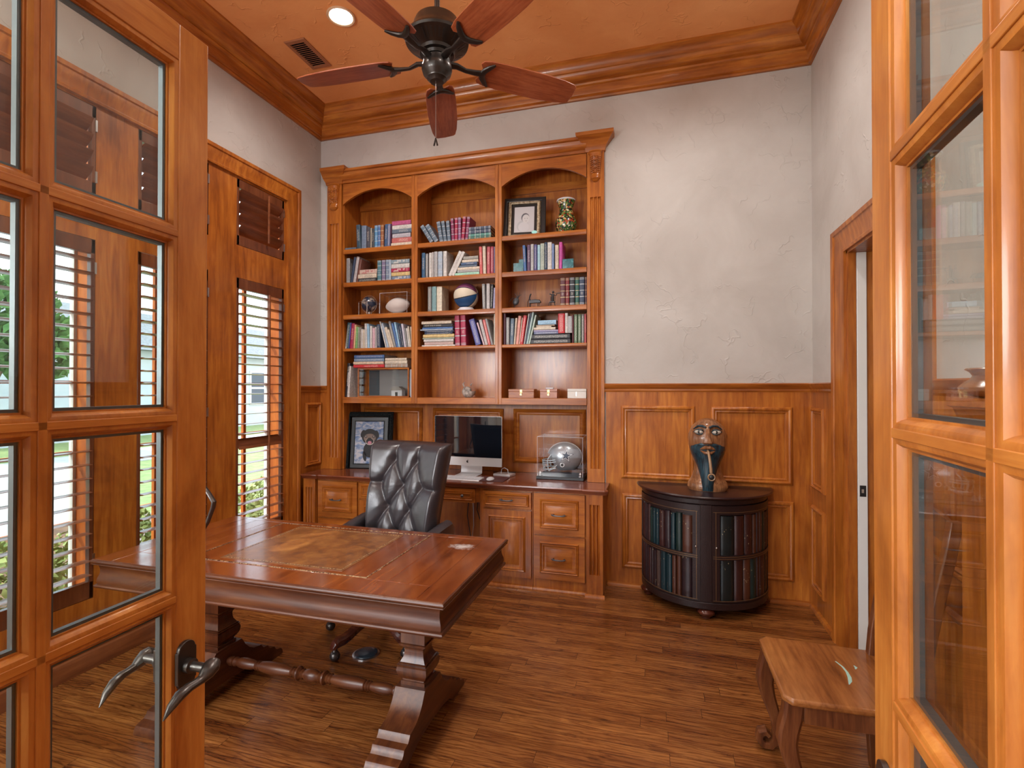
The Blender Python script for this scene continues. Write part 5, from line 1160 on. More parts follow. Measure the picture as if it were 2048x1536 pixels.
# ---------- things on the shelves ----------
def acry(x0, x1, y0, y1, z0, z1, parent, name='acrylic_cover', t=.003, open_bottom=True):
    # thin acrylic box, one mesh of five panes with bright polished edges
    b = MB()
    b.box(x0, x1, y0, y0+t, z0, z1).box(x0, x1, y1-t, y1, z0, z1).box(x0, x0+t, y0+t+.0002, y1-t-.0002, z0, z1-t).box(x1-t, x1, y0+t+.0002, y1-t-.0002, z0, z1-t).box(x0+t, x1-t, y0+t, y1-t, z1-t, z1)
    o = b.build(name, M['acryl'], parent, world=True, smooth=False)
    e = MB(); r = .0013
    for (a, c) in (((x0, y0, z1), (x1, y0, z1)), ((x0, y1, z1), (x1, y1, z1)), ((x0, y0, z1), (x0, y1, z1)), ((x1, y0, z1), (x1, y1, z1)), ((x0, y0, z0), (x0, y0, z1)), ((x1, y0, z0), (x1, y0, z1)), ((x0, y1, z0), (x0, y1, z1)), ((x1, y1, z0), (x1, y1, z1))):
        e.tube([a, c], r, 4)
    e.build('polished_edge', M['acedge'], o, world=True)
    return o
M['acedge'] = mat('polished_acrylic_edge', (.75, .72, .74), .15, spec=.8)
# armillary-style globe
z = ROW[3]
t = T('desk_globe', 'small dark silver globe in a four-legged stand on the third shelf, left bay', 'globe', (-2.405, 3.89, z))
M['globe'] = mat('globe_enamel', (.03, .04, .07), .25, coat=.4); n_, l_, b_ = nodes(M['globe']); g_ = noise(n_, l_, mapping(n_, l_), 16, 4)
l_.new(ramp(n_, l_, g_.outputs[0], [(.48, (.02, .03, .06)), (.53, (.28, .22, .18)), (.6, (.4, .36, .33))]).outputs[0], b_.inputs['Base Color'])
MB().sphere((0, 0, .098), .066, 28, 18).build('globe_ball', M['globe'], t)
def ring(c, r, rot, rad, name, mt, par):
    m = rot; MB().loft([[Vector(c)+m @ V((r+rad*math.cos(q))*math.cos(p), (r+rad*math.cos(q))*math.sin(p), rad*math.sin(q)) for q in [2*PI*k/6 for k in range(6)]] for p in [2*PI*i/40 for i in range(41)]], 0, True, False).build(name, mt, par)
ring((0, 0, .098), .075, Matrix.Rotation(R(90), 3, 'X') @ Matrix.Rotation(0, 3, 'Z'), .002, 'meridian_ring', M['steel'], t)
ring((0, 0, .112), .088, Matrix.Identity(3), .002, 'horizon_ring', M['steel'], t)
for k in range(4):
    a = R(20)+k*PI/2; x, y = .088*math.cos(a), .088*math.sin(a)
    MB().lathe([(.003, 0), (.005, .004), (.003, .012), (.0045, .03), (.0028, .05), (.0042, .08), (.0025, .09), (.004, .105), (.002, .112)], 10, (x, y, .0)).build('leg', M['steel'], t)
q = MB().tube([(.088*math.cos(R(20)), .088*math.sin(R(20)), .006), (-.088*math.cos(R(20)), -.088*math.sin(R(20)), .006)], .0018, 6).tube([(.088*math.cos(R(110)), .088*math.sin(R(110)), .0062), (-.088*math.cos(R(110)), -.088*math.sin(R(110)), .0062)], .0018, 6).tube([(0, 0, .006), (0, 0, .032)], .004, 8)
q.build('cross_stretcher', M['steel'], t)
# football in an acrylic case
fc = T('display_case', 'clear acrylic case beside the globe on the third shelf, holding a football', 'display case', (-2.14, 3.90, z))
acry(-2.268, -2.012, 3.835, 3.99, z+.001, z+.178, fc)
MB().box(-2.262, -2.018, 3.841, 3.984, z+.0012, z+.006).build('case_base', M['acedge'], fc, world=True)
fb = T('football', 'white-panelled football inside the acrylic case beside the globe', 'football', (-2.135, 3.905, z+.079), R(6), ry=0)
prof = [(.0005, -.112)]+[(.066*math.cos(PI/2*u)**.62*(1 if abs(u) < .98 else .4), .112*u) for u in [i/14 for i in range(-13, 14)]]+[(.0005, .112)]
q = MB().lathe(prof, 28, mat=Matrix.Rotation(R(-8), 3, 'Y') @ Matrix.Rotation(R(90), 3, 'Y')); q.build('ball_skin', mat('white_football_leather', (.66, .60, .56), .5), fb)
MB().lathe([(.0105, -.1065), (.0125, -.104), (.0105, -.101)], 16, mat=Matrix.Rotation(R(-8), 3, 'Y') @ Matrix.Rotation(R(90), 3, 'Y')).build('end_stripe', M['acedge'], fb)
# basketball on an acrylic ring
bb = T('basketball', 'mauve, cream and blue panelled ball on the third shelf of the middle bay', 'ball', (-1.507, 3.905, z+.128))
CB = [mat('ball_mauve', (.20, .05, .13), .5), mat('ball_cream', (.66, .58, .46), .5), mat('ball_blue', (.012, .07, .20), .5), mat('ball_cream_b', (.66, .58, .46), .5), mat('ball_seam', (.02, .02, .03), .6)]
q = MB(); rb = .104; NS, NR = 72, 30; ax_ = V(.965, -.20, .10).normalized(); up_ = (V(0, 0, 1)-ax_*ax_.z).normalized(); fw_ = up_.cross(ax_)
if fw_.y > 0: fw_ = -fw_
vs = []; fs = []; ms = []
for j in range(NR+1):
    p_ = PI*j/NR
    for k in range(NS): a = 2*PI*k/NS; vs.append((ax_*math.cos(p_)+(up_*math.cos(a)+fw_*math.sin(a))*math.sin(p_))*rb)
for j in range(NR):
    for k in range(NS):
        fs.append((j*NS+k, j*NS+(k+1) % NS, (j+1)*NS+(k+1) % NS, (j+1)*NS+k)); dg = (k+.5)*5
        ms.append(4 if k in (11, 21, 32, 42) and j > 1 else 0 if dg < 57 else 1 if dg < 107 else 2 if dg < 162 else 1 if dg < 212 else 0 if dg < 262 else 2 if dg < 312 else 1)
q.add(vs, fs); q.m = ms; bo = q.build('ball_skin', CB, bb)
bs = T('ball_stand', 'clear ring stand under the panelled ball, middle bay', 'stand', (-1.507, 3.905, z))
MB().lathe([(.085, 0), (.088, .003), (.062, .022), (.058, .030), (.053, .030), (.056, .020), (.078, .002)], 32).build('stand_ring', M['acedge'], bs)
# wire figures
M['wire'] = mat('dark_pewter', (.045, .045, .05), .4, .5)
t = T('wire_figure', 'pewter leaf-shaped figurine, leftmost of three on the third shelf', 'figurine', (-1.07, 3.86, z), group='pewter figurines')
q = MB().sphere((0, 0, .055), .030, 16, 10, sc=(.85, .35, 1.05), mat=Matrix.Rotation(R(20), 3, 'Y')); q.tube([(-.012, 0, .03), (-.012, 0, .0)], .003, 6).tube([(-.026, -.008, .0015), (.006, .008, .0015)], .0022, 6); q.build('body', M['wire'], t)
q = MB()
for k, (dx, dz) in enumerate(((-.02, .122), (0, .13), (.02, .126), (.034, .11))): q.tube([(.012, 0, .075), (.012+dx*.5, 0, .1), (.010+dx, .002*k, dz)], [.003, .0025, .0012], 6)
q.tube([(-.012, 0, .085), (-.035, 0, .08), (-.05, 0, .062), (-.054, 0, .055)], [.0025, .002, .002, .001], 6); q.build('fronds', M['wire'], t)
t = T('wire_figure', 'pewter figurine with raised head and bench-like body, middle of three', 'figurine', (-.925, 3.865, z), group='pewter figurines')
q = MB().loft([[V(x, -.016, .042-.005), V(x, .016, .042-.005), V(x, .016, zt), V(x, 0, zt+.006), V(x, -.016, zt)] for x, zt in ((-.035, .052), (-.015, .060), (.02, .060), (.045, .056), (.055, .046))])
for x, y in ((-.030, -.012), (-.028, .012), (.035, -.012), (.040, .012)): q.tube([(x, y, .04), (x-.003, y, .02), (x+.002, y, 0)], .0028, 6)
q.build('body', M['wire'], t)
q = MB().tube([(-.028, 0, .055), (-.036, 0, .078), (-.030, 0, .100), (-.022, 0, .112)], [.006, .005, .006, .004], 8).tube([(-.034, 0, .08), (-.048, 0, .05), (-.050, 0, .012), (-.060, 0, .004)], [.003, .003, .003, .002], 6); q.build('head_and_arm', M['wire'], t)
t = T('wire_figure', 'pewter seated figurine playing a horn, rightmost of three', 'figurine', (-.775, 3.865, z), group='pewter figurines')
q = MB().box(-.022, .018, -.015, .015, .036, .042)
for x, y in ((-.026, -.014), (-.018, .012), (.014, .012), (.020, -.014)): q.tube([(x*.8, y, .038), (x*1.15, y, 0)], .0026, 6)
for x in (-.018, .016): q.tube([(x, .012, .04), (x, .014, .085)], .0022, 6)
q.build('stool', M['wire'], t)
q = MB().tube([(0, 0, .045), (0, 0, .07), (.002, 0, .095), (.004, 0, .104)], [.011, .012, .010, .005], 10).sphere((.004, -.002, .115), .009, 10, 8).tube([(.008, -.004, .095), (.028, -.010, .085), (.036, -.01, .1)], [.004, .003, .003], 6).tube([(-.006, -.004, .095), (-.024, -.010, .1), (-.014, -.012, .104)], [.004, .003, .003], 6).tube([(.012, -.008, .108), (.04, -.012, .104), (.058, -.014, .102)], [.0015, .002, .005], 8); q.build('player', M['wire'], t)
# bookends
M['marb'] = mat('teal_marble', (.02, .14, .17), .2, coat=.4); n_, l_, b_ = nodes(M['marb']); g_ = noise(n_, l_, mapping(n_, l_), 30, 6, .7, 1.5)
l_.new(ramp(n_, l_, g_.outputs[0], [(.35, (.006, .05, .07)), (.55, (.02, .16, .19)), (.72, (.16, .36, .36))]).outputs[0], b_.inputs['Base Color'])
q = MB().box(-1.083, -1.001, 3.83, 3.92, ROW[2]+.0004, ROW[2]+.072).box(-1.040, -1.001, 3.835, 3.915, ROW[2]+.072, ROW[2]+.100); q.build('bookend', M['marb'], None, 'stepped teal marble bookend at the left end of the second-shelf books, right bay', 'bookend', 'teal marble bookends', bev=.0015)
q = MB().box(-.691, -.606, 3.825, 3.915, ROW[2]+.0004, ROW[2]+.076); q.build('bookend', M['marb'], None, 'square teal marble bookend right of the pink book, second shelf', 'bookend', 'teal marble bookends', bev=.0015)
# extra uprights standing on the black volumes
for (x, w, h, c, st, lab) in ((-.726, .050, .150, 'red', 'text', 'thick red book standing on the two black volumes'), (-.672, .021, .152, 'white', 'title', 'white book standing on the black volumes beside the thick red one'), (-.650, .031, .128, 'light grey', 'text', 'short light grey book standing rightmost on the black volumes')):
    book(w, h, .11, c, st, (x, YS+.004, 1.8715), 0, lab)
# framed baby photograph
M['gframe'] = mat('antique_gilt', (.38, .30, .19), .45, .45); M['mount'] = mat('photo_paper', (.55, .56, .60), .5)
n_, l_, b_ = nodes(M['gframe']); g_ = noise(n_, l_, mapping(n_, l_), 60, 5); l_.new(ramp(n_, l_, g_.outputs[0], [(.35, (.20, .14, .08)), (.65, (.52, .43, .30))]).outputs[0], b_.inputs['Base Color'])
def rect_frame(mb, w, h, x_in, prof): mb.sweep([V(-w/2, 0, 0), V(w/2, 0, 0), V(w/2, 0, h), V(-w/2, 0, h)], prof, (0,-1,0)); return mb
def frame_prof(w, d): return [(0, 0), (0, d*.7), (w*.15, d), (w*.6, d*.75), (w*.85, d*.8), (w, d*.3), (w, 0)]
t = T('photo_frame', 'baby photograph in a gilt and black frame on the top right shelf', 'picture frame', (-1.005, 3.86, ROW[1]+.001), R(6), rx=R(-10))
w, h = .275, .292
def swf(mb, x0, x1, z0, z1, prof): return mb.sweep([V(x0, 0, z0), V(x0, 0, z1), V(x1, 0, z1), V(x1, 0, z0)], prof, (0,-1,0))
MB().box(-w/2+.002, w/2-.002, .0005, .008, .002, h-.002).build('backing', M['black'], t)
swf(MB(), -w/2, w/2, 0, h, [(0, 0), (0, .014), (.006, .018), (.030, .014), (.034, .010), (.034, 0)]).build('outer_frame', M['black'], t)
swf(MB(), -w/2+.034, w/2-.034, .010, h-.018, [(0, 0), (0, .016), (.004, .018), (.014, .013), (.018, .014), (.026, .004), (.026, 0)]).build('inner_frame', M['gframe'], t)
pm = mat('baby_photo_print', (.5, .5, .53), .35, coat=.3)
MB().box(-w/2+.058, w/2-.058, -.0035, -.0005, .034, h-.042).build('photo', pm, t)
def blob(par, c, rx, rz, col, y, name, rough=.5, rot=0, seg=24, nm=None):
    m = nm or mat(name+'_tone', col, rough); q = MB(); pts = []
    for k in range(seg):
        a = 2*PI*k/seg; x = rx*math.cos(a); zz = rz*math.sin(a); pts.append((c[0]+x*math.cos(rot)-zz*math.sin(rot), c[1]+x*math.sin(rot)+zz*math.cos(rot)))
    q.loft([[V(p[0], y, p[1]) for p in pts], [V(p[0], y+.0003, p[1]) for p in pts]]); return q.build(name, m, par)
blob(t, (-.012, .085), .048, .048, (.42, .43, .46), -.0039, 'baby_shoulder'); blob(t, (-.004, .078), .043, .042, (.52, .52, .55), -.0042, 'baby_body')
blob(t, (.008, .158), .032, .038, (.10, .10, .12), -.0041, 'baby_hair'); blob(t, (.013, .148), .029, .036, (.54, .53, .54), -.0044, 'baby_face')
blob(t, (.005, .150), .0035, .002, (.06, .06, .07), -.0047, 'baby_eye'); blob(t, (.024, .150), .0035, .002, (.06, .06, .07), -.0047, 'baby_eye'); blob(t, (.015, .128), .006, .0018, (.25, .2, .22), -.0047, 'baby_mouth')
blob(t, (.085, .022), .022, .014, (.35, .75, .72), -.0185, 'mint_sticker')
# mosaic vase
M['mosaic'] = mat('mosaic_glaze', (.1, .1, .05), .2, coat=.5); n_, l_, b_ = nodes(M['mosaic']); v_ = mapping(n_, l_); vo_ = n_.new('ShaderNodeTexVoronoi'); vo_.inputs['Scale'].default_value = 75; l_.new(v_, vo_.inputs['Vector'])
g_ = noise(n_, l_, v_, 9, 3, .6); mm = mixc(n_, l_, .35, vo_.outputs['Color'], g_.outputs[0]); sx_ = n_.new('ShaderNodeSeparateColor'); l_.new(mm, sx_.inputs[0])
r_ = ramp(n_, l_, sx_.outputs[0], [(.18, (.008, .018, .012)), (.36, (.03, .10, .03)), (.5, (.12, .20, .05)), (.6, (.38, .05, .02)), (.7, (.55, .42, .16)), (.8, (.6, .55, .42))]); r_.color_ramp.interpolation = 'CONSTANT'; l_.new(r_.outputs[0], b_.inputs['Base Color'])
t = T('vase', 'waisted vase with green, red and gold mosaic glaze, top right shelf', 'vase', (-.675, 3.90, ROW[1]+.0005))
MB().lathe([(.052, 0), (.064, .012), (.080, .045), (.086, .075), (.080, .105), (.064, .140), (.053, .170), (.051, .195), (.060, .225), (.071, .255), (.068, .258), (.056, .228), (.047, .2), (.04, .17)], 32, cap=False).lathe([(.001, .001), (.052, .001)], 32, cap=False).build('vase_body', M['mosaic'], t)
MB().lathe([(.066, .255), (.072, .255), (.074, .261), (.071, .267), (.064, .264)], 32).build('rim', M['mount'], t)
# shell
t = T('nautilus_shell', 'grey spiral shell alone on the bottom shelf of the middle bay', 'shell', (-1.50, 3.93, ROW[5]+.0005))
rings = []; n = 64
for i in range(n+1):
    th = -4.6*PI*(1-i/n); gr = math.exp(.115*(th)); r0 = .030*gr; rr = .036*gr+.001
    c = V(r0*math.cos(th)*1.05, -.005+.024*(1-i/n)*-1, r0*math.sin(th)+.052)
    e1 = V(math.cos(th), 0, math.sin(th)); rings.append([c+e1*rr*math.cos(q)+V(0, 1, 0)*rr*1.05*math.sin(q) for q in [2*PI*k/16 for k in range(16)]])
M['shell'] = mat('shell_surface', (.3, .26, .22), .5); n_, l_, b_ = nodes(M['shell']); g_ = noise(n_, l_, mapping(n_, l_), 45, 5); l_.new(ramp(n_, l_, g_.outputs[0], [(.35, (.13, .11, .10)), (.65, (.44, .38, .33))]).outputs[0], b_.inputs['Base Color'])
MB().loft(rings).build('spiral_shell', M['shell'], t)
q = MB().tube([(-.035, 0, .09), (-.045, 0, .112), (-.03, 0, .128)], [.008, .006, .002], 8).tube([(.02, 0, .1), (.035, 0, .118)], [.007, .002], 8).tube([(-.018, -.01, .02), (-.02, -.012, 0)], [.006, .003], 6).tube([(.016, -.01, .02), (.02, -.012, 0)], [.006, .003], 6).tube([(0, .02, .02), (0, .03, 0)], [.006, .003], 6); q.build('spines', M['shell'], t)
# three small boxes
def lockbox(x0, x1, h, m, lab, lock=True, d=.10, lid=.02, brass=True):
    t = T('wooden_box', lab, 'box', ((x0+x1)/2, 3.84, ROW[5]+.0005)); w = x1-x0
    MB().box(-w/2, w/2, 0, d, 0, h-lid).build('box_body', m, t, bev=.0015); MB().box(-w/2-.001, w/2+.001, -.001, d+.001, h-lid+.001, h).build('box_lid', m, t, bev=.002)
    if lock:
        hs = MB().box(-.010, .010, -.0035, -.0012, h-lid-.012, h-.004).build('hasp', M['brass'], t, bev=.0008)
        lk = MB().box(-.008, .008, -.009, -.0042, h-lid-.030, h-lid-.014).tube([(-.005, -.0065, h-lid-.014), (-.005, -.0065, h-lid-.006), (0, -.0065, h-lid-.002), (.005, -.0065, h-lid-.006), (.005, -.0065, h-lid-.014)], .0013, 6); lk.build('padlock', M['brass'] if brass else M['steel'], hs)
    return t
M['brass'] = mat('brass', (.55, .40, .20), .35, .9)
lockbox(-1.126, -.919, .070, wood('honey_box_wood', (.18, .045, .01), (.36, .11, .025), (.5, .2, .05), axis='x', sc=3, knots=0), 'long honey-brown wooden box with padlock, bottom right shelf')
lockbox(-.871, -.736, .070, wood('cedar_box_wood', (.22, .07, .035), (.40, .15, .08), (.5, .22, .12), axis='x', sc=3, knots=0), 'small reddish cedar box with padlock and key, bottom right shelf')
MB().box(-.830, -.770, 3.86, 3.90, ROW[5]+.0715, ROW[5]+.082).build('soap_bar', M['mount'], None, 'small white block lying on the reddish cedar box', 'block', bev=.002)
lockbox(-.655, -.512, .072, mat('white_box_paint', (.66, .64, .60), .5), 'white painted box with a keyhole plate at the right end of the bottom shelf', lock=False)
MB().box(-.5905, -.5835, 3.8372, 3.8395, ROW[5]+.018, ROW[5]+.048).build('keyhole_plate', M['steel'], bpy.data.objects['wooden_box.002'], world=True, bev=.0005)
# glass display case on the bottom left shelf
t = T('glass_case', 'wood-framed glass display case holding a small model, bottom left shelf', 'display case', (-2.24, 3.84, ROW[5]+.0005))
x0, x1, y0, y1, z0, z1 = -2.483+2.24, -1.995+2.24, -.002, .17, 0, .2495; th_ = .011
q = MB()
for x in (x0, x1-th_):
    for y in (y0, y1-th_): q.box(x, x+th_, y, y+th_, z0, z1)
for zz in (z0, z1-th_):
    for y in (y0, y1-th_): q.box(x0+th_, x1-th_, y, y+th_, zz, zz+th_)
    for x in (x0, x1-th_): q.box(x, x+th_, y0+th_, y1-th_, zz, zz+th_)
q.build('case_frame', M['wood_x'], t)
MB().box(x0+th_, x1-th_, y0+.004, y0+.006, z0+th_, z1-th_).build('front_glass', M['glass'], t, smooth=False); MB().box(x0+.003, x1-.003, y0+.012, y1-.003, z1-.003, z1-.001).build('top_glass', M['glass'], t, smooth=False)
MB().box(x0+th_, x1-th_, y1-.008, y1-.006, z0+th_, z1-th_).build('back_board', mat('case_back_grey', (.28, .27, .28), .6), t, smooth=False)
MB().box(x0+.004, x1-.004, y0+.012, y1-.012, z0+.001, z0+.009).build('case_floor', M['mount'], t, smooth=False)
MB().box(x0+.013, x0+.115, y1-.0095, y1-.0085, z0+.014, z1-.016).build('dark_card', mat('slate_card', (.06, .08, .10), .6), t, smooth=False)
mh = T('model_house', 'small white model house inside the glass display case', 'model', (-2.24+.105, 3.84+.075, ROW[5]+.0098))
MB().box(-.05, .05, -.03, .03, 0, .05).build('house_walls', M['mount'], mh, smooth=False); MB().prism([(-.058, .05), (.058, .05), (.02, .082), (-.045, .074)], 'y', -.034, .034).build('house_roof', mat('grey_model_roof', (.25, .23, .22), .7), mh, smooth=False); MB().box(-.014, .010, -.0315, -.0298, 0, .034).build('house_door', M['black'], mh, smooth=False)
q = MB().box(-1.982, -1.966, 3.84, 3.99, ROW[5]+.0005, ROW[5]+.235); q.build('magazine', M['mount'], None, 'thin white magazine upright between the glass case and the divider', 'magazine', bev=.001)
# ---------- things on the counter ----------
CT = .7503
pf = T('picture_frame', 'pug painting in a wide black carved frame leaning left on the counter', 'picture frame', (-2.418, 3.90, CT), R(12), rx=R(-7))
w, h = .335, .448
M['cblack'] = mat('carved_black_frame', (.008, .010, .011), .5, spec=.12); n_, l_, b_ = nodes(M['cblack']); vo_ = n_.new('ShaderNodeTexVoronoi'); vo_.inputs['Scale'].default_value = 85; l_.new(mapping(n_, l_), vo_.inputs['Vector']); bump(n_, l_, b_, vo_.outputs['Distance'], .8, .006)
MB().box(-w/2+.004, w/2-.004, 0, .010, .004, h-.004).build('backing', M['black'], pf)
swf(MB(), -w/2, w/2, 0, h, [(0, 0), (0, .022), (.004, .030), (.010, .030), (.015, .022), (.027, .020), (.033, .014), (.038, .016), (.044, .008), (.044, 0)]).build('carved_frame', M['cblack'], pf)
q = MB()
for (xa, xb, za, zb) in ((-w/2+.038, w/2-.038, .038, h-.038),):
    for k in range(22):
        f = k/21
        q.sphere((xa+(xb-xa)*f, -.014, za), .0042, 6, 4).sphere((xa+(xb-xa)*f, -.014, zb), .0042, 6, 4)
    for k in range(1, 31):
        f = k/31
        q.sphere((xa, -.014, za+(zb-za)*f), .0042, 6, 4).sphere((xb, -.014, za+(zb-za)*f), .0042, 6, 4)
q.build('beading', M['cblack'], pf, kind='stuff')
can = mat('painted_sky_canvas', (.3, .35, .42), .7); n_, l_, b_ = nodes(can); g_ = noise(n_, l_, mapping(n_, l_, (1, 1, 1.8)), 16, 4, .6, .8)
l_.new(ramp(n_, l_, g_.outputs[0], [(.36, (.07, .13, .30)), (.48, (.22, .30, .44)), (.6, (.48, .48, .52))]).outputs[0], b_.inputs['Base Color'])
cv = MB().box(-w/2+.041, w/2-.041, -.0045, -.0005, .041, h-.041).build('canvas', can, pf)
dogb = mat('dog_black_paint', (.012, .012, .014), .6); dogf = mat('dog_fawn_paint', (.20, .145, .12), .6); tong = mat('tongue_pink_paint', (.48, .18, .24), .6); wht = mat('paint_white_line', (.55, .5, .45), .6)
blob(cv, (.012, .16), .060, .068, 0, -.0050, 'dog_body', nm=dogb); blob(cv, (-.035, .105), .016, .045, 0, -.0050, 'dog_leg', nm=dogb, rot=.2); blob(cv, (.048, .105), .016, .045, 0, -.0050, 'dog_leg', nm=dogb, rot=-.1)
blob(cv, (.005, .275), .072, .068, 0, -.0054, 'dog_head', nm=dogb, rot=0); blob(cv, (-.058, .300), .018, .034, 0, -.0056, 'dog_ear', nm=dogb, rot=-.3); blob(cv, (.068, .295), .018, .034, 0, -.0056, 'dog_ear', nm=dogb, rot=.3)
blob(cv, (.005, .262), .054, .038, 0, -.0058, 'dog_face', nm=dogf); blob(cv, (.006, .232), .038, .030, 0, -.0062, 'dog_muzzle', nm=wht); blob(cv, (.006, .234), .034, .026, 0, -.0066, 'dog_mouth', nm=dogb); blob(cv, (.006, .222), .018, .015, 0, -.0070, 'dog_tongue', nm=tong)
blob(cv, (.004, .252), .018, .013, 0, -.0072, 'dog_nose', nm=dogb)
for x in (-.030, .040): blob(cv, (x, .275), .012, .011, 0, -.0062, 'dog_eye_patch', nm=dogb); blob(cv, (x, .276), .006, .006, 0, -.0066, 'dog_eye', nm=wht); blob(cv, (x, .276), .0035, .0035, 0, -.0070, 'dog_pupil', nm=dogb)
# all-in-one computer
im = T('desktop_computer', 'silver all-in-one computer with a large black screen on the counter', 'computer', (-1.455, 3.80, CT), R(-2))
M['screen'] = mat('black_screen_glass', (.004, .006, .010), .03, spec=.6, coat=1.0, coatr=.02)
MB().box(-.291, .291, 0, .006, .078, .475).build('bezel', M['alu'], im, bev=.004, seg=3)
MB().box(-.288, .288, -.0014, .0005, .148, .473).build('screen', M['screen'], im, smooth=False)
MB().loft([[V(-.25, .007, .12), V(.25, .007, .12), V(.25, .007, .44), V(-.25, .007, .44)], [V(-.12, .04, .2), V(.12, .04, .2), V(.12, .04, .38), V(-.12, .04, .38)]]).build('rear_shell', M['alu'], im)
b = MB(); pts = [(.060, .20), (.075, .12), (.085, .05), (.080, .012), (.060, .006), (-.06, .005), (-.075, .004)]
b.loft([[V(-.092, y, z), V(.092, y, z), V(.092, y+.004, z-.004 if z > .01 else 0), V(-.092, y+.004, z-.004 if z > .01 else 0)] for y, z in pts]); b.build('stand', M['alu'], im)
# fruit-shaped mark on the chin
q = MB(); pts = [(.0105*math.cos(a)*(1-.12*math.sin(a)**2)*1.0, .0105*math.sin(a)*(1.0)) for a in [2*PI*k/28 for k in range(28)]]
pts = [(x if not (x > .006 and abs(z) < .006) else .0055-.0015*math.cos(z/.006*PI/2), z-(.0018 if abs(x) < .003 and z > 0 else 0)) for x, z in pts]
q.loft([[V(x, -.0006, z+.112) for x, z in pts], [V(x, .0004, z+.112) for x, z in pts]]); q.build('chin_emblem', M['black'], im, smooth=False)
MB().sphere((.002, -.0004, .1265), .0038, 8, 6, sc=(.5, .15, 1), mat=Matrix.Rotation(R(30), 3, 'Y')).build('emblem_leaf', M['black'], im)
kb = T('keyboard', 'white slim keyboard in front of the computer', 'keyboard', (-1.50, 3.60, CT), R(-3))
MB().prism([(0, 0), (.115, 0), (.115, .011), (.11, .012), (.004, .004)], 'x', -.215, .215).build('keyboard_case', M['alu'], kb)
q = MB()
for r_ in range(5):
    for c_ in range(15):
        x = -.208+c_*.0278; y = .008+r_*.0208; zz = .0042+(y/.115)*.0072; q.box(x, x+.0245, y, y+.0175, zz, zz+.0022)
q.build('keys', M['mount'], kb, smooth=False, kind='stuff')
MB().box(-1.335, -1.10, 3.60, 3.79, CT, CT+.003).build('mouse_pad', mat('dark_red_mouse_pad', (.07, .02, .02), .6), None, 'dark red mouse pad to the right of the keyboard', 'mouse pad', bev=.001)
ms_ = T('computer_mouse', 'white computer mouse on the dark red pad', 'mouse', (-1.215, 3.655, CT+.0032), R(8))
MB().sphere((0, .0, .004), .03, 20, 10, sc=(1.0, 1.75, .55)).build('mouse_shell', M['mount'], ms_)
for v_ in bpy.data.objects['mouse_shell'].data.vertices: v_.co.z = max(v_.co.z, 0)
hd = T('external_drive', 'small grey drive with a white cable loop beside the screen', 'drive', (-1.17, 3.875, CT), R(-12))
MB().box(-.075, .075, -.05, .05, 0, .018).build('drive_case', M['alu'], hd, bev=.003)
MB().tube([(-.03, 0, .018), (-.025, 0, .05), (0, 0, .062), (.03, 0, .05), (.035, 0, .018), (.05, .02, .019)], .003, 6).build('drive_cable', M['mount'], hd)
MB().tube([(-1.66, 3.70, CT+.004), (-1.60, 3.66, CT+.010), (-1.52, 3.72, CT+.010), (-1.45, 3.73, CT+.014)][:0] or [(-1.30, 4.0, CT+.004), (-1.26, 3.97, CT+.004), (-1.20, 4.0, CT+.004), (-1.12, 4.03, CT+.004)], .0035, 6).build('power_cable', M['black'], None, 'short black power cable lying behind the grey drive', 'cable')
MB().loft([[V(x, y, CT+.0002), V(x, y, CT+.0025)][0:0] or [V(-1.74, 3.545, CT), V(-1.28, 3.555, CT), V(-1.30, 3.90, CT), V(-1.74, 3.90, CT)], [V(-1.74, 3.545, CT+.002), V(-1.28, 3.555, CT+.002), V(-1.30, 3.90, CT+.002), V(-1.74, 3.90, CT+.002)]])
# helmet case
hc = T('helmet_case', 'clear acrylic case with black base at the right end of the counter, holding a helmet', 'display case', (-.705, 3.92, CT))
MB().box(-.893, -.527, 3.80, 4.045, CT, CT+.022).build('case_base', M['black'], hc, world=True, bev=.003)
acry(-.885, -.535, 3.808, 4.037, CT+.0225, CT+.325, hc)
for x, y in ((-.865, 3.825), (-.555, 3.825), (-.865, 4.02), (-.555, 4.02)):
    MB().lathe([(.013, 0), (.016, .006), (.010, .012), (.014, .02), (.010, .028), (.004, .036)], 14, (x, y, CT+.0222)).build('corner_knob', M['steel'], hc, world=True)
hl = T('football_helmet', 'silver football helmet with a navy star, in the acrylic case', 'helmet', (-.690, 3.925, CT+.155), R(4))
M['hsilver'] = mat('helmet_silver', (.40, .44, .47), .28, .55, coat=.6); M['navy'] = mat('helmet_navy', (.015, .022, .05), .4); M['hwhite'] = mat('helmet_white', (.7, .72, .72), .35)
def hel(u, v, r=1.0):   # u: longitude (0 = back +X, pi = front -X), v: latitude
    return V(.138*r*math.cos(u)*math.cos(v)*(1.0), .096*r*math.sin(u)*math.cos(v), .118*r*math.sin(v)+.006)
vs = []; fs = []; NU_, NV_ = 56, 28
def low(u):  # lower latitude limit by longitude
    c = math.cos(u)
    if c > .2: return -.92
    if c > -.55: return -.95+.0*c
    return -.95+min(1, (-.55-c)/.25)*1.18
for j in range(NV_+1):
    for i in range(NU_):
        u = 2*PI*i/NU_; lo = low(u); v = lo+(PI/2-lo)*j/NV_; vs.append(hel(u, min(v, PI/2-.001)))
for j in range(NV_):
    for i in range(NU_): fs.append((j*NU_+i, j*NU_+(i+1) % NU_, (j+1)*NU_+(i+1) % NU_, (j+1)*NU_+i))
nv = len(vs); cen = V(0, 0, .0)
vs += [p*.955 for p in vs[:nv]]; fs += [tuple(reversed([q+nv for q in f])) for f in list(fs)]
fs += [(i, nv+i, nv+(i+1) % NU_, (i+1) % NU_) for i in range(NU_)]
hs = MB().add(vs, fs).build('helmet_shell', M['hsilver'], hl)
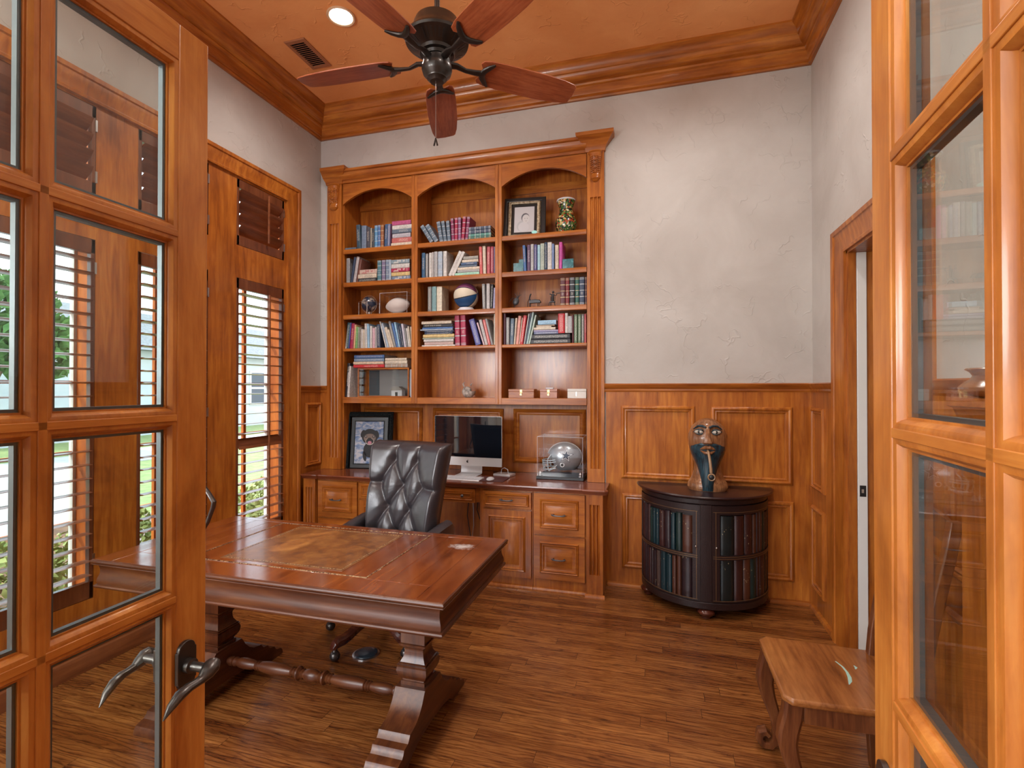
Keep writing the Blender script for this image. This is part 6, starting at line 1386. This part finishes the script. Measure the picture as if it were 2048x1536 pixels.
# centre stripe (front to back)
q = MB(); 
for (y0_, y1_, mt_) in ((-.016, .016, 'navy'), (-.021, -.0165, 'hwhite'), (.0165, .021, 'hwhite')):
    rr = []
    for k in range(31):
        v = -.6+ (PI+.35)*k/30; 
        def pt(y): 
            s = math.sqrt(max(0, 1-(y/.096)**2)); return V(.1395*s*math.cos(v), y, .1195*s*math.sin(v)+.006)
        rr.append([pt(y0_), pt(y1_), pt(y1_)*.985, pt(y0_)*.985])
    MB().loft(rr).build('crown_stripe', M[mt_], hl)
def on_side(x, z, off=.001):
    # point on the helmet's near side for helmet-local x, z
    zz = (z-.006)/.118; k = 1-(x/.138)**2-zz*zz; return V(x, -.096*math.sqrt(max(0, k))-off, z)
def star(cx, cz, r, off, m, name, rot=0):
    pts = []
    for k in range(10): a = PI/2+rot+k*PI/5; rr = r if k % 2 == 0 else r*.40; pts.append((cx+rr*math.cos(a), cz+rr*math.sin(a)))
    q = MB(); vs = [on_side(cx, cz, off)]; N = 10; sub = 4; outer = []
    for i in range(N):
        p, p2 = pts[i], pts[(i+1) % N]
        for s_ in range(sub): f = s_/sub; outer.append((p[0]+(p2[0]-p[0])*f, p[1]+(p2[1]-p[1])*f))
    nO = len(outer); fs = []
    for lvl in (1, 2, 3):
        for p in outer: vs.append(on_side(cx+(p[0]-cx)*lvl/3, cz+(p[1]-cz)*lvl/3, off))
    for i in range(nO): fs.append((0, 1+i, 1+(i+1) % nO))
    for lvl in (0, 1):
        for i in range(nO): a = 1+lvl*nO+i; b2 = 1+lvl*nO+(i+1) % nO; fs.append((a, a+nO, b2+nO, b2))
    return q.add(vs, fs).build(name, m, hl)
star(.018, .028, .060, .0016, M['navy'], 'star_outline', R(-8)); star(.018, .028, .053, .0026, M['hwhite'], 'star_border', R(-8)); star(.018, .028, .037, .0036, M['navy'], 'star', R(-8))
e_ = on_side(-.012, -.045, .001); MB().lathe([(.0175, 0), (.0175, .003), (.011, .004), (.011, .0005)], 20, e_, mat=Matrix.Rotation(R(90), 3, 'X')).build('ear_hole_rim', M['hwhite'], hl); MB().lathe([(.0105, 0), (.0105, .0028)], 20, e_, mat=Matrix.Rotation(R(90), 3, 'X')).build('ear_hole', M['black'], hl)
q = MB()
for z_, dx in ((-.02, 0), (-.036, .004), (-.085, .006)):
    q.tube([(-.062, -.080, z_+.012), (-.10, -.082, z_+.004), (-.145, -.065, z_), (-.172+dx, -.03, z_-.002), (-.178+dx, 0, z_-.002), (-.172+dx, .03, z_-.002), (-.145, .065, z_), (-.10, .082, z_+.004), (-.062, .080, z_+.012)], .0042, 8)
for y_ in (-.033, .033): q.tube([(-.170, y_, -.02), (-.168, y_, -.05), (-.160, y_, -.088)], .0042, 8)
for s_ in (-1, 1): q.tube([(-.100, s_*.068, .028), (-.122, s_*.078, 0), (-.128, s_*.076, -.03), (-.120, s_*.075, -.085)], .0042, 8)
q.build('face_mask', mat('mask_grey', (.50, .58, .62), .3, .2), hl)
MB().tube([(-.055, -.078, -.05), (-.085, -.075, -.078), (-.115, -.045, -.095), (-.12, 0, -.10), (-.115, .045, -.095), (-.085, .075, -.078), (-.055, .078, -.05)], [.006, .007, .012, .014, .012, .007, .006], 10, flat=.5).build('chin_strap', M['hwhite'], hl)
# cords in the knee space
for k, (pts, m_, lab) in enumerate((([(-1.42, 3.74, .598), (-1.43, 3.73, .45), (-1.40, 3.72, .30), (-1.45, 3.72, .15), (-1.50, 3.70, .004)], 'black', 'black cord hanging in the knee space, left of the grey one'), ([(-1.385, 3.73, .598), (-1.375, 3.72, .5), (-1.37, 3.71, .38), (-1.39, 3.70, .2), (-1.42, 3.68, .005)], 'steel', 'light grey cord hanging in the knee space'), ([(-1.34, 3.74, .598), (-1.35, 3.73, .5), (-1.31, 3.72, .4), (-1.29, 3.71, .3), (-1.31, 3.70, .005)], 'black', 'black cord hanging in the knee space, right of the grey one'))):
    MB().tube(pts, .0035, 6).build('cord', M[m_], None, lab, 'cord', 'cords under the counter')
# metal sculpture on the desk
sq_ = T('metal_sculpture', 'arched dark metal sculpture standing on the desk behind the left French door', 'sculpture', (-2.17, 1.93, DZT+.0004), R(-4))
q = MB()
q.tube([(-.105, 0, .0), (-.120, 0, .03), (-.095, .0, .10), (-.085, 0, .17), (-.045, 0, .235), (0, 0, .265), (.06, 0, .262)][:5]+[(-.02, 0, .27), (.03, 0, .285)], [.006, .010, .011, .012, .012, .010, .008], 12, flat=.7)
q.build('left_limb', M['bronze'], sq_)
q = MB().tube([(.060, 0, .0), (.075, 0, .03), (.115, 0, .09), (.150, 0, .165), (.155, 0, .19), (.125, 0, .225), (.085, 0, .262), (.075, 0, .31), (.080, 0, .335)], [.005, .008, .011, .012, .0125, .012, .012, .007, .003], 12, flat=.7); q.build('right_limb', M['bronze'], sq_)
MB().tube([(.03, 0, .285), (.06, 0, .278), (.088, 0, .262)], [.008, .010, .010], 10).build('crossing', M['bronze'], sq_)
# ---------- ceiling fan ----------
M['fanm'] = mat('oiled_bronze', (.045, .038, .034), .36, .75, coat=.2)
M['blade'] = wood('fan_blade_wood', (.20, .042, .016), (.36, .095, .035), (.46, .15, .06), axis='x', sc=2.6, rough=.35, coat=.25, knots=0)
fn = T('ceiling_fan', 'five-bladed ceiling fan with dark bronze motor hanging at the room centre', 'ceiling fan', (-.917, 2.02, 0))
MB().lathe([(.012, 3.05), (.012, 3.80)], 16).build('down_rod', M['fanm'], fn); MB().lathe([(.02, 3.78), (.05, 3.79), (.068, 3.82), (.07, ZC-.0005)], 28).build('canopy', M['fanm'], fn)
MB().lathe([(.022, 3.035), (.05, 3.050), (.082, 3.050), (.094, 3.044), (.100, 3.030), (.108, 3.005), (.124, 2.978), (.136, 2.968), (.139, 2.960), (.136, 2.950), (.128, 2.946), (.086, 2.918), (.078, 2.912), (.074, 2.900), (.060, 2.897), (.056, 2.885), (.02, 2.884)], 44).build('motor_housing', M['fanm'], fn)
for k in range(40):
    if k % 8 in (3, 4): continue
    a = 2*PI*k/40+.05; r0, z0_, r1, z1_ = .123, 2.9415, .091, 2.9205
    q = MB(); s_ = V(-math.sin(a), math.cos(a), 0)*.0035; u = V(math.cos(a), math.sin(a), 0)
    q.loft([[u*r0+V(0,0,z0_)-s_, u*r0+V(0,0,z0_)+s_, u*r0+V(0,0,z0_+.006)+s_, u*r0+V(0,0,z0_+.006)-s_], [u*r1+V(0,0,z1_)-s_*.8, u*r1+V(0,0,z1_)+s_*.8, u*r1+V(0,0,z1_+.006)+s_*.8, u*r1+V(0,0,z1_+.006)-s_*.8]])
    q.build('vent_slot', M['black'], fn)
MB().lathe([(.050, 2.886), (.058, 2.878), (.060, 2.862), (.064, 2.852), (.066, 2.835), (.060, 2.815), (.046, 2.802), (.044, 2.796), (.036, 2.790), (.030, 2.782), (.005, 2.780)], 36).build('switch_housing', M['fanm'], fn)
ch_ = MB().tube([(.0, -.012, 2.782), (0, -.012, 2.53)], .0014, 6).build('pull_chain', M['steel'], fn)
for s_ in (-1, 1): MB().tube([(0, -.012, 2.532), (s_*.008, -.012, 2.500)], [.003, .004], 8).build('chain_fob', M['fanm'], ch_)
for k in range(5):
    A = R(110.5)+k*R(72)
    be = T('fan_blade', None, None, (0, 0, 2.872), A, parent=fn); be.rotation_euler = (R(-12), R(0), A)
    MTX[be.name] = MTX[fn.name] @ Matrix.Translation((0, 0, 2.872)) @ be.rotation_euler.to_matrix().to_4x4()
    pts = [(.205, -.020), (.190, -.045), (.200, -.062), (.235, -.070), (.30, -.074), (.40, -.076), (.50, -.076), (.60, -.070), (.655, -.060), (.666, -.050), (.672, .0), (.668, .042), (.655, .054), (.60, .066), (.50, .074), (.40, .076), (.30, .074), (.235, .070), (.200, .062), (.190, .045), (.205, .020)]
    MB().prism(pts, 'z', 0, .006).build('blade', M['blade'], be, bev=.0015)
    q = MB().tube([(.045, 0, -.004), (.09, 0, .002), (.13, 0, -.010), (.175, 0, -.008), (.205, 0, -.004)], [.020, .016, .012, .015, .017], 10, flat=.55)
    q.tube([(.250, -.062, -.006), (.232, -.045, -.007), (.214, -.022, -.007), (.206, 0, -.007), (.214, .022, -.007), (.232, .045, -.007), (.250, .062, -.006)], [.006, .011, .014, .016, .014, .011, .006], 10, flat=.6)
    q.build('blade_arm', M['fanm'], be)
# ---------- downlights and vent ----------
M['lens'] = mat('downlight_lens', (1, 1, 1), .5, emit=(1, .95, .88), es=14)
for i, (x, y) in enumerate(DOWNLIGHTS):
    t = T('downlight', ['round recessed downlight glowing in the ceiling beside the air vent', 'recessed downlight in the ceiling near the right back corner', 'recessed downlight in the ceiling over the left French door', 'recessed downlight in the ceiling over the right French door'][i], 'downlight', (x, y, ZC-.012), group='recessed downlights')
    MB().lathe([(.088, .0115), (.090, .004), (.085, .0), (.074, .003), (.070, .0115)], 36, cap=False).build('trim_ring', mat('downlight_trim', (.62, .40, .24), .5) if i == 0 else bpy.data.materials['downlight_trim'], t)
    MB().lathe([(.0695, .0105), (.001, .0105)], 36, cap=False).build('lens', M['lens'], t)
t = T('air_vent', 'rectangular terracotta-painted ceiling air vent with dark slats', 'vent', (-2.402, 3.08, ZC-.010))
vm_ = mat('vent_paint', (.36, .14, .06), .5)
MB().sweep([V(-.082, -.155, 0), V(.082, -.155, 0), V(.082, .155, 0), V(-.082, .155, 0)], [(0, .0095), (0, .003), (.003, 0), (.026, .0), (.028, .0095)], (0,0,1)).build('vent_frame', vm_, t)
MB().box(-.056, .056, -.13, .13, .0085, .0095).build('vent_backing', M['black'], t, smooth=False)
for k in range(14):
    y = -.122+k*.0188; MB().box(-.055, .055, y-.0065, y+.0065, .0025, .0040, rot=Matrix.Rotation(R(28), 3, 'X')).build('vent_slat', vm_, t, smooth=False)
# ---------- adjoining room seen through the right doorway ----------
hm = mat('adjoining_wall_paint', (.22, .13, .06), .8)
MB().box(2.9, 3.0, YF-.17, 4.3, 0, ZC).build('wall_adjoining', hm, kind='structure', smooth=False); MB().box(XR+.15, 2.9, 4.2, 4.3, 0, ZC).build('wall_adjoining_end', hm, kind='structure', smooth=False)
pdr = T('pocket_door', 'white pocket door edge showing at the right-hand doorway', 'door', (1.067, 3.15, .006))
MB().box(1.044, 1.090, 3.142, 3.155, .006, 2.185).build('door_panel', M['white'], pdr, world=True, bev=.002)
MB().box(1.052, 1.082, 3.1395, 3.1425, .865, .925).build('latch_plate', M['black'], pdr, world=True, bev=.002); MB().box(1.060, 1.071, 3.1382, 3.1400, .885, .905).build('latch_bolt', M['steel'], pdr, world=True)
# ---------- outside the window ----------
def gm(name, a, c, sc, rough=.9):
    m = mat(name, a, rough); n, l, b = nodes(m); g = noise(n, l, mapping(n, l), sc, 6, .65); l.new(ramp(n, l, g.outputs[0], [(.35, a), (.65, c)]).outputs[0], b.inputs['Base Color']); return m
GZ = -.20
M['grass'] = gm('lawn_grass', (.16, .22, .07), (.30, .36, .13), 5); M['conc'] = gm('concrete_drive', (.42, .41, .39), (.52, .51, .49), 3); M['soil'] = gm('soil_bed', (.10, .06, .04), (.2, .13, .08), 8)
MB().box(-60, XL-.16, -40, 60, GZ-.1, GZ).build('lawn', M['grass'], kind='structure', smooth=False)
MB().box(-13.6, -11.2, -40, 60, GZ, GZ+.012).build('street_1', M['conc'], kind='structure', smooth=False)
MB().prism([(-11.25, 1.0), (-11.25, 8.6), (-9.6, 7.2), (-7.6, 5.4), (-5.6, 4.3), (-5.2, 3.6), (-5.2, -2)], 'z', GZ+.001, GZ+.016).build('path_1', M['conc'], kind='structure', smooth=False)
MB().box(-4.7, XL-.17, -2, 8, GZ+.001, GZ+.02).build('planting_bed', M['soil'], kind='structure', smooth=False)
rh = random.Random(11)
lm1 = gm('hedge_leaf', (.10, .15, .03), (.38, .40, .14), 7); lm2 = gm('tree_leaf', (.03, .10, .02), (.10, .22, .05), 2)
def leaves(c, rx, ry, rz_, n, size, mt, name, par):
    q = MB(); vs = []; fs = []
    for i in range(n):
        d = V(rh.gauss(0, 1), rh.gauss(0, 1), rh.gauss(0, 1)).normalized()*rh.uniform(.65, 1.0); p = V(c[0]+d.x*rx, c[1]+d.y*ry, c[2]+d.z*rz_)
        u = V(rh.gauss(0, 1), rh.gauss(0, 1), rh.gauss(0, 1)).normalized(); w = u.orthogonal().normalized(); s = size*rh.uniform(.6, 1.3)
        b0 = len(vs); vs += [p-u*s, p+w*s*.45+V(0, 0, s*.1), p+u*s, p-w*s*.45+V(0, 0, s*.1)]; fs.append((b0, b0+1, b0+2, b0+3))
    q.add(vs, fs); return q.build(name, mt, par, smooth=False)
for i, (x, y, r) in enumerate(((-4.15, 1.20, .46), (-4.05, 2.14, .46), (-4.2, 3.06, .44), (-4.1, 3.98, .45), (-4.15, 4.92, .46), (-4.1, 5.86, .45))):
    t = T('hedge_bush', f'low leafy bush outside the shutters, {ordn(i+1)} from the left along the wall', 'bush', (x, y, GZ+.015), group='bushes under the window')
    leaves((0, 0, .33), r, r*.95, .34, 1300, .035, lm1, 'foliage', t)
    MB().lathe([(.05, 0), (.04, .2), (.015, .45)], 8).tube([(0, 0, .15), (.1, .05, .4)], [.02, .008], 6).tube([(0, 0, .15), (-.1, -.06, .4)], [.02, .008], 6).build('stem', M['soil'], t)
for i, (x, y, h) in enumerate(((-14.4, 7.6, 4.4), (-16.6, 2.6, 5.5))):
    t = T('tree', ['green tree on the lawn across the street, nearer one', 'green tree across the street, the farther one'][i], 'tree', (x, y, GZ), group='trees across the street')
    MB().lathe([(.22, 0), (.16, .6), (.13, 1.6), (.08, h*.7)], 10).tube([(0, 0, 1.4), (.5, .3, h*.6)], [.07, .03], 6).tube([(0, 0, 1.5), (-.5, -.3, h*.65)], [.07, .03], 6).build('trunk', M['soil'], t)
    for dx, dy, dz, rr in ((0, 0, h*.75, 1.3), (.8, .5, h*.6, 1.0), (-.8, -.5, h*.62, 1.0)): leaves((dx, dy, dz), rr, rr, rr*.8, 900, .16, lm2, 'foliage', t)
def house(name, label, x0, x1, y0, y1, hw, roof, wins, shut=()):
    t = T(name, label, 'house', ((x0+x1)/2, (y0+y1)/2, GZ))
    wm = bpy.data.materials.get('white_siding') or gm('white_siding', (.50, .52, .55), (.56, .58, .60), 2); rm = bpy.data.materials.get('grey_shingles') or gm('grey_shingles', (.14, .15, .15), (.26, .27, .27), 12)
    MB().box(x0, x1, y0, y1, GZ, hw).build('house_wall', wm, t, world=True, smooth=False)
    MB().loft([[V(x0-.4, y0-.4, hw), V(x1+.5, y0-.4, hw), V(x1+.5, y1+.4, hw), V(x0-.4, y1+.4, hw)], [V((x0+x1)/2-.2, y0+2.5, roof), V((x0+x1)/2+.2, y0+2.5, roof), V((x0+x1)/2+.2, y1-2.5, roof), V((x0+x1)/2-.2, y1-2.5, roof)]]).build('roof', rm, t, world=True, smooth=False)
    for (ya, yb, za, zb) in wins:
        f = MB().box(x1-.02, x1+.05, ya, yb, za, zb).build('window_frame', M['white'], t, world=True, smooth=False)
        ym, zm = (ya+yb)/2, (za+zb)/2
        for (a, c, d, e) in ((ya+.08, ym-.04, za+.08, zm-.04), (ym+.04, yb-.08, za+.08, zm-.04), (ya+.08, ym-.04, zm+.04, zb-.08), (ym+.04, yb-.08, zm+.04, zb-.08)):
            MB().box(x1+.045, x1+.056, a, c, d, e).build('pane', bpy.data.materials.get('house_pane') or mat('house_pane', (.03, .05, .07), .1), f, world=True, smooth=False)
    for (ya, yb, za, zb) in shut:
        q = MB()
        for k in range(14): zz = za+(zb-za)*k/14; q.box(x1, x1+.06, ya, yb, zz+.02, zz+.13)
        q.box(x1, x1+.03, ya, yb, za, zb); q.build('window_shutter', M['black'], t, world=True, smooth=False)
house('house', 'white house with grey roof across the street, seen through the shutters', -25, -17.2, 8.5, 28, 2.75, 4.6, [(13.8, 15.6, .7, 2.2), (18.2, 20.4, .7, 2.2), (21.4, 23.2, .7, 2.2)], [(11.2, 12.0, .0, 2.3)])
# wainscot on the right wall nearer than the doorway
b = MB().box(XR-.012, XR+.001, YF-.03, DY0-.135, 0, RZ-.06)
for ya, yb in ((1.56, 2.14), (.94, 1.44), (.36, .84)):
    panel_mould(b, (XR-.012, ya), (XR-.012, yb), .795, 1.322, (-1,0,0), .04); panel_mould(b, (XR-.012, ya), (XR-.012, yb), .145, .683, (-1,0,0), .04)
b.build('trim_9', M['wood_z'], kind='structure')
b = MB().sweep([V(XR, YF-.03, RZ-.062), V(XR, DY0-.137, RZ-.062)], rail_prof, (0,0,1), closed=False); b.sweep([V(XR-.012, YF-.03, 0), V(XR-.012, DY0-.137, 0)], base_prof, (0,0,1), closed=False)
b.build('trim_10', M['wood_y'], kind='structure')
# ---------- pedestal with a turned bowl by the right wall ----------
t = T('pedestal', 'tall square wooden pedestal by the right wall, seen through the right French door', 'pedestal', (.86, 1.58, 0))
MB().box(-.07, .07, -.07, .07, .09, 1.38).build('pedestal_shaft', M['wood_z'], t, bev=.004)
MB().sweep([V(-.07, -.07, 0), V(.07, -.07, 0), V(.07, .07, 0), V(-.07, .07, 0)], [(.02, 0), (-.034, 0), (-.034, .045), (-.020, .065), (-.006, .080), (0, .100), (.02, .100)], (0,0,1)).build('pedestal_base', M['wood_x'], t)
MB().sweep([V(-.07, -.07, 0), V(.07, -.07, 0), V(.07, .07, 0), V(-.07, .07, 0)], [(.07, 1.38), (-.002, 1.36), (-.006, 1.375), (-.013, 1.398), (-.022, 1.402), (-.022, 1.424), (.07, 1.424)], (0,0,1)).build('pedestal_top', M['wood_x'], t)
t = T('wooden_bowl', 'turned wooden bowl with flared rim on the tall pedestal', 'bowl', (.86, 1.58, 1.4245))
MB().lathe([(r*.74, z*.80) for r, z in ((.07, 0), (.110, .006), (.132, .022), (.134, .034), (.118, .050), (.100, .062), (.094, .072), (.102, .084), (.116, .092), (.112, .096), (.096, .088), (.086, .074), (.09, .05), (.001, .02))], 40, cap=False).lathe([(.001, .0005), (.052, .0005)], 40, cap=False).build('bowl_body', M['cseat'], t)
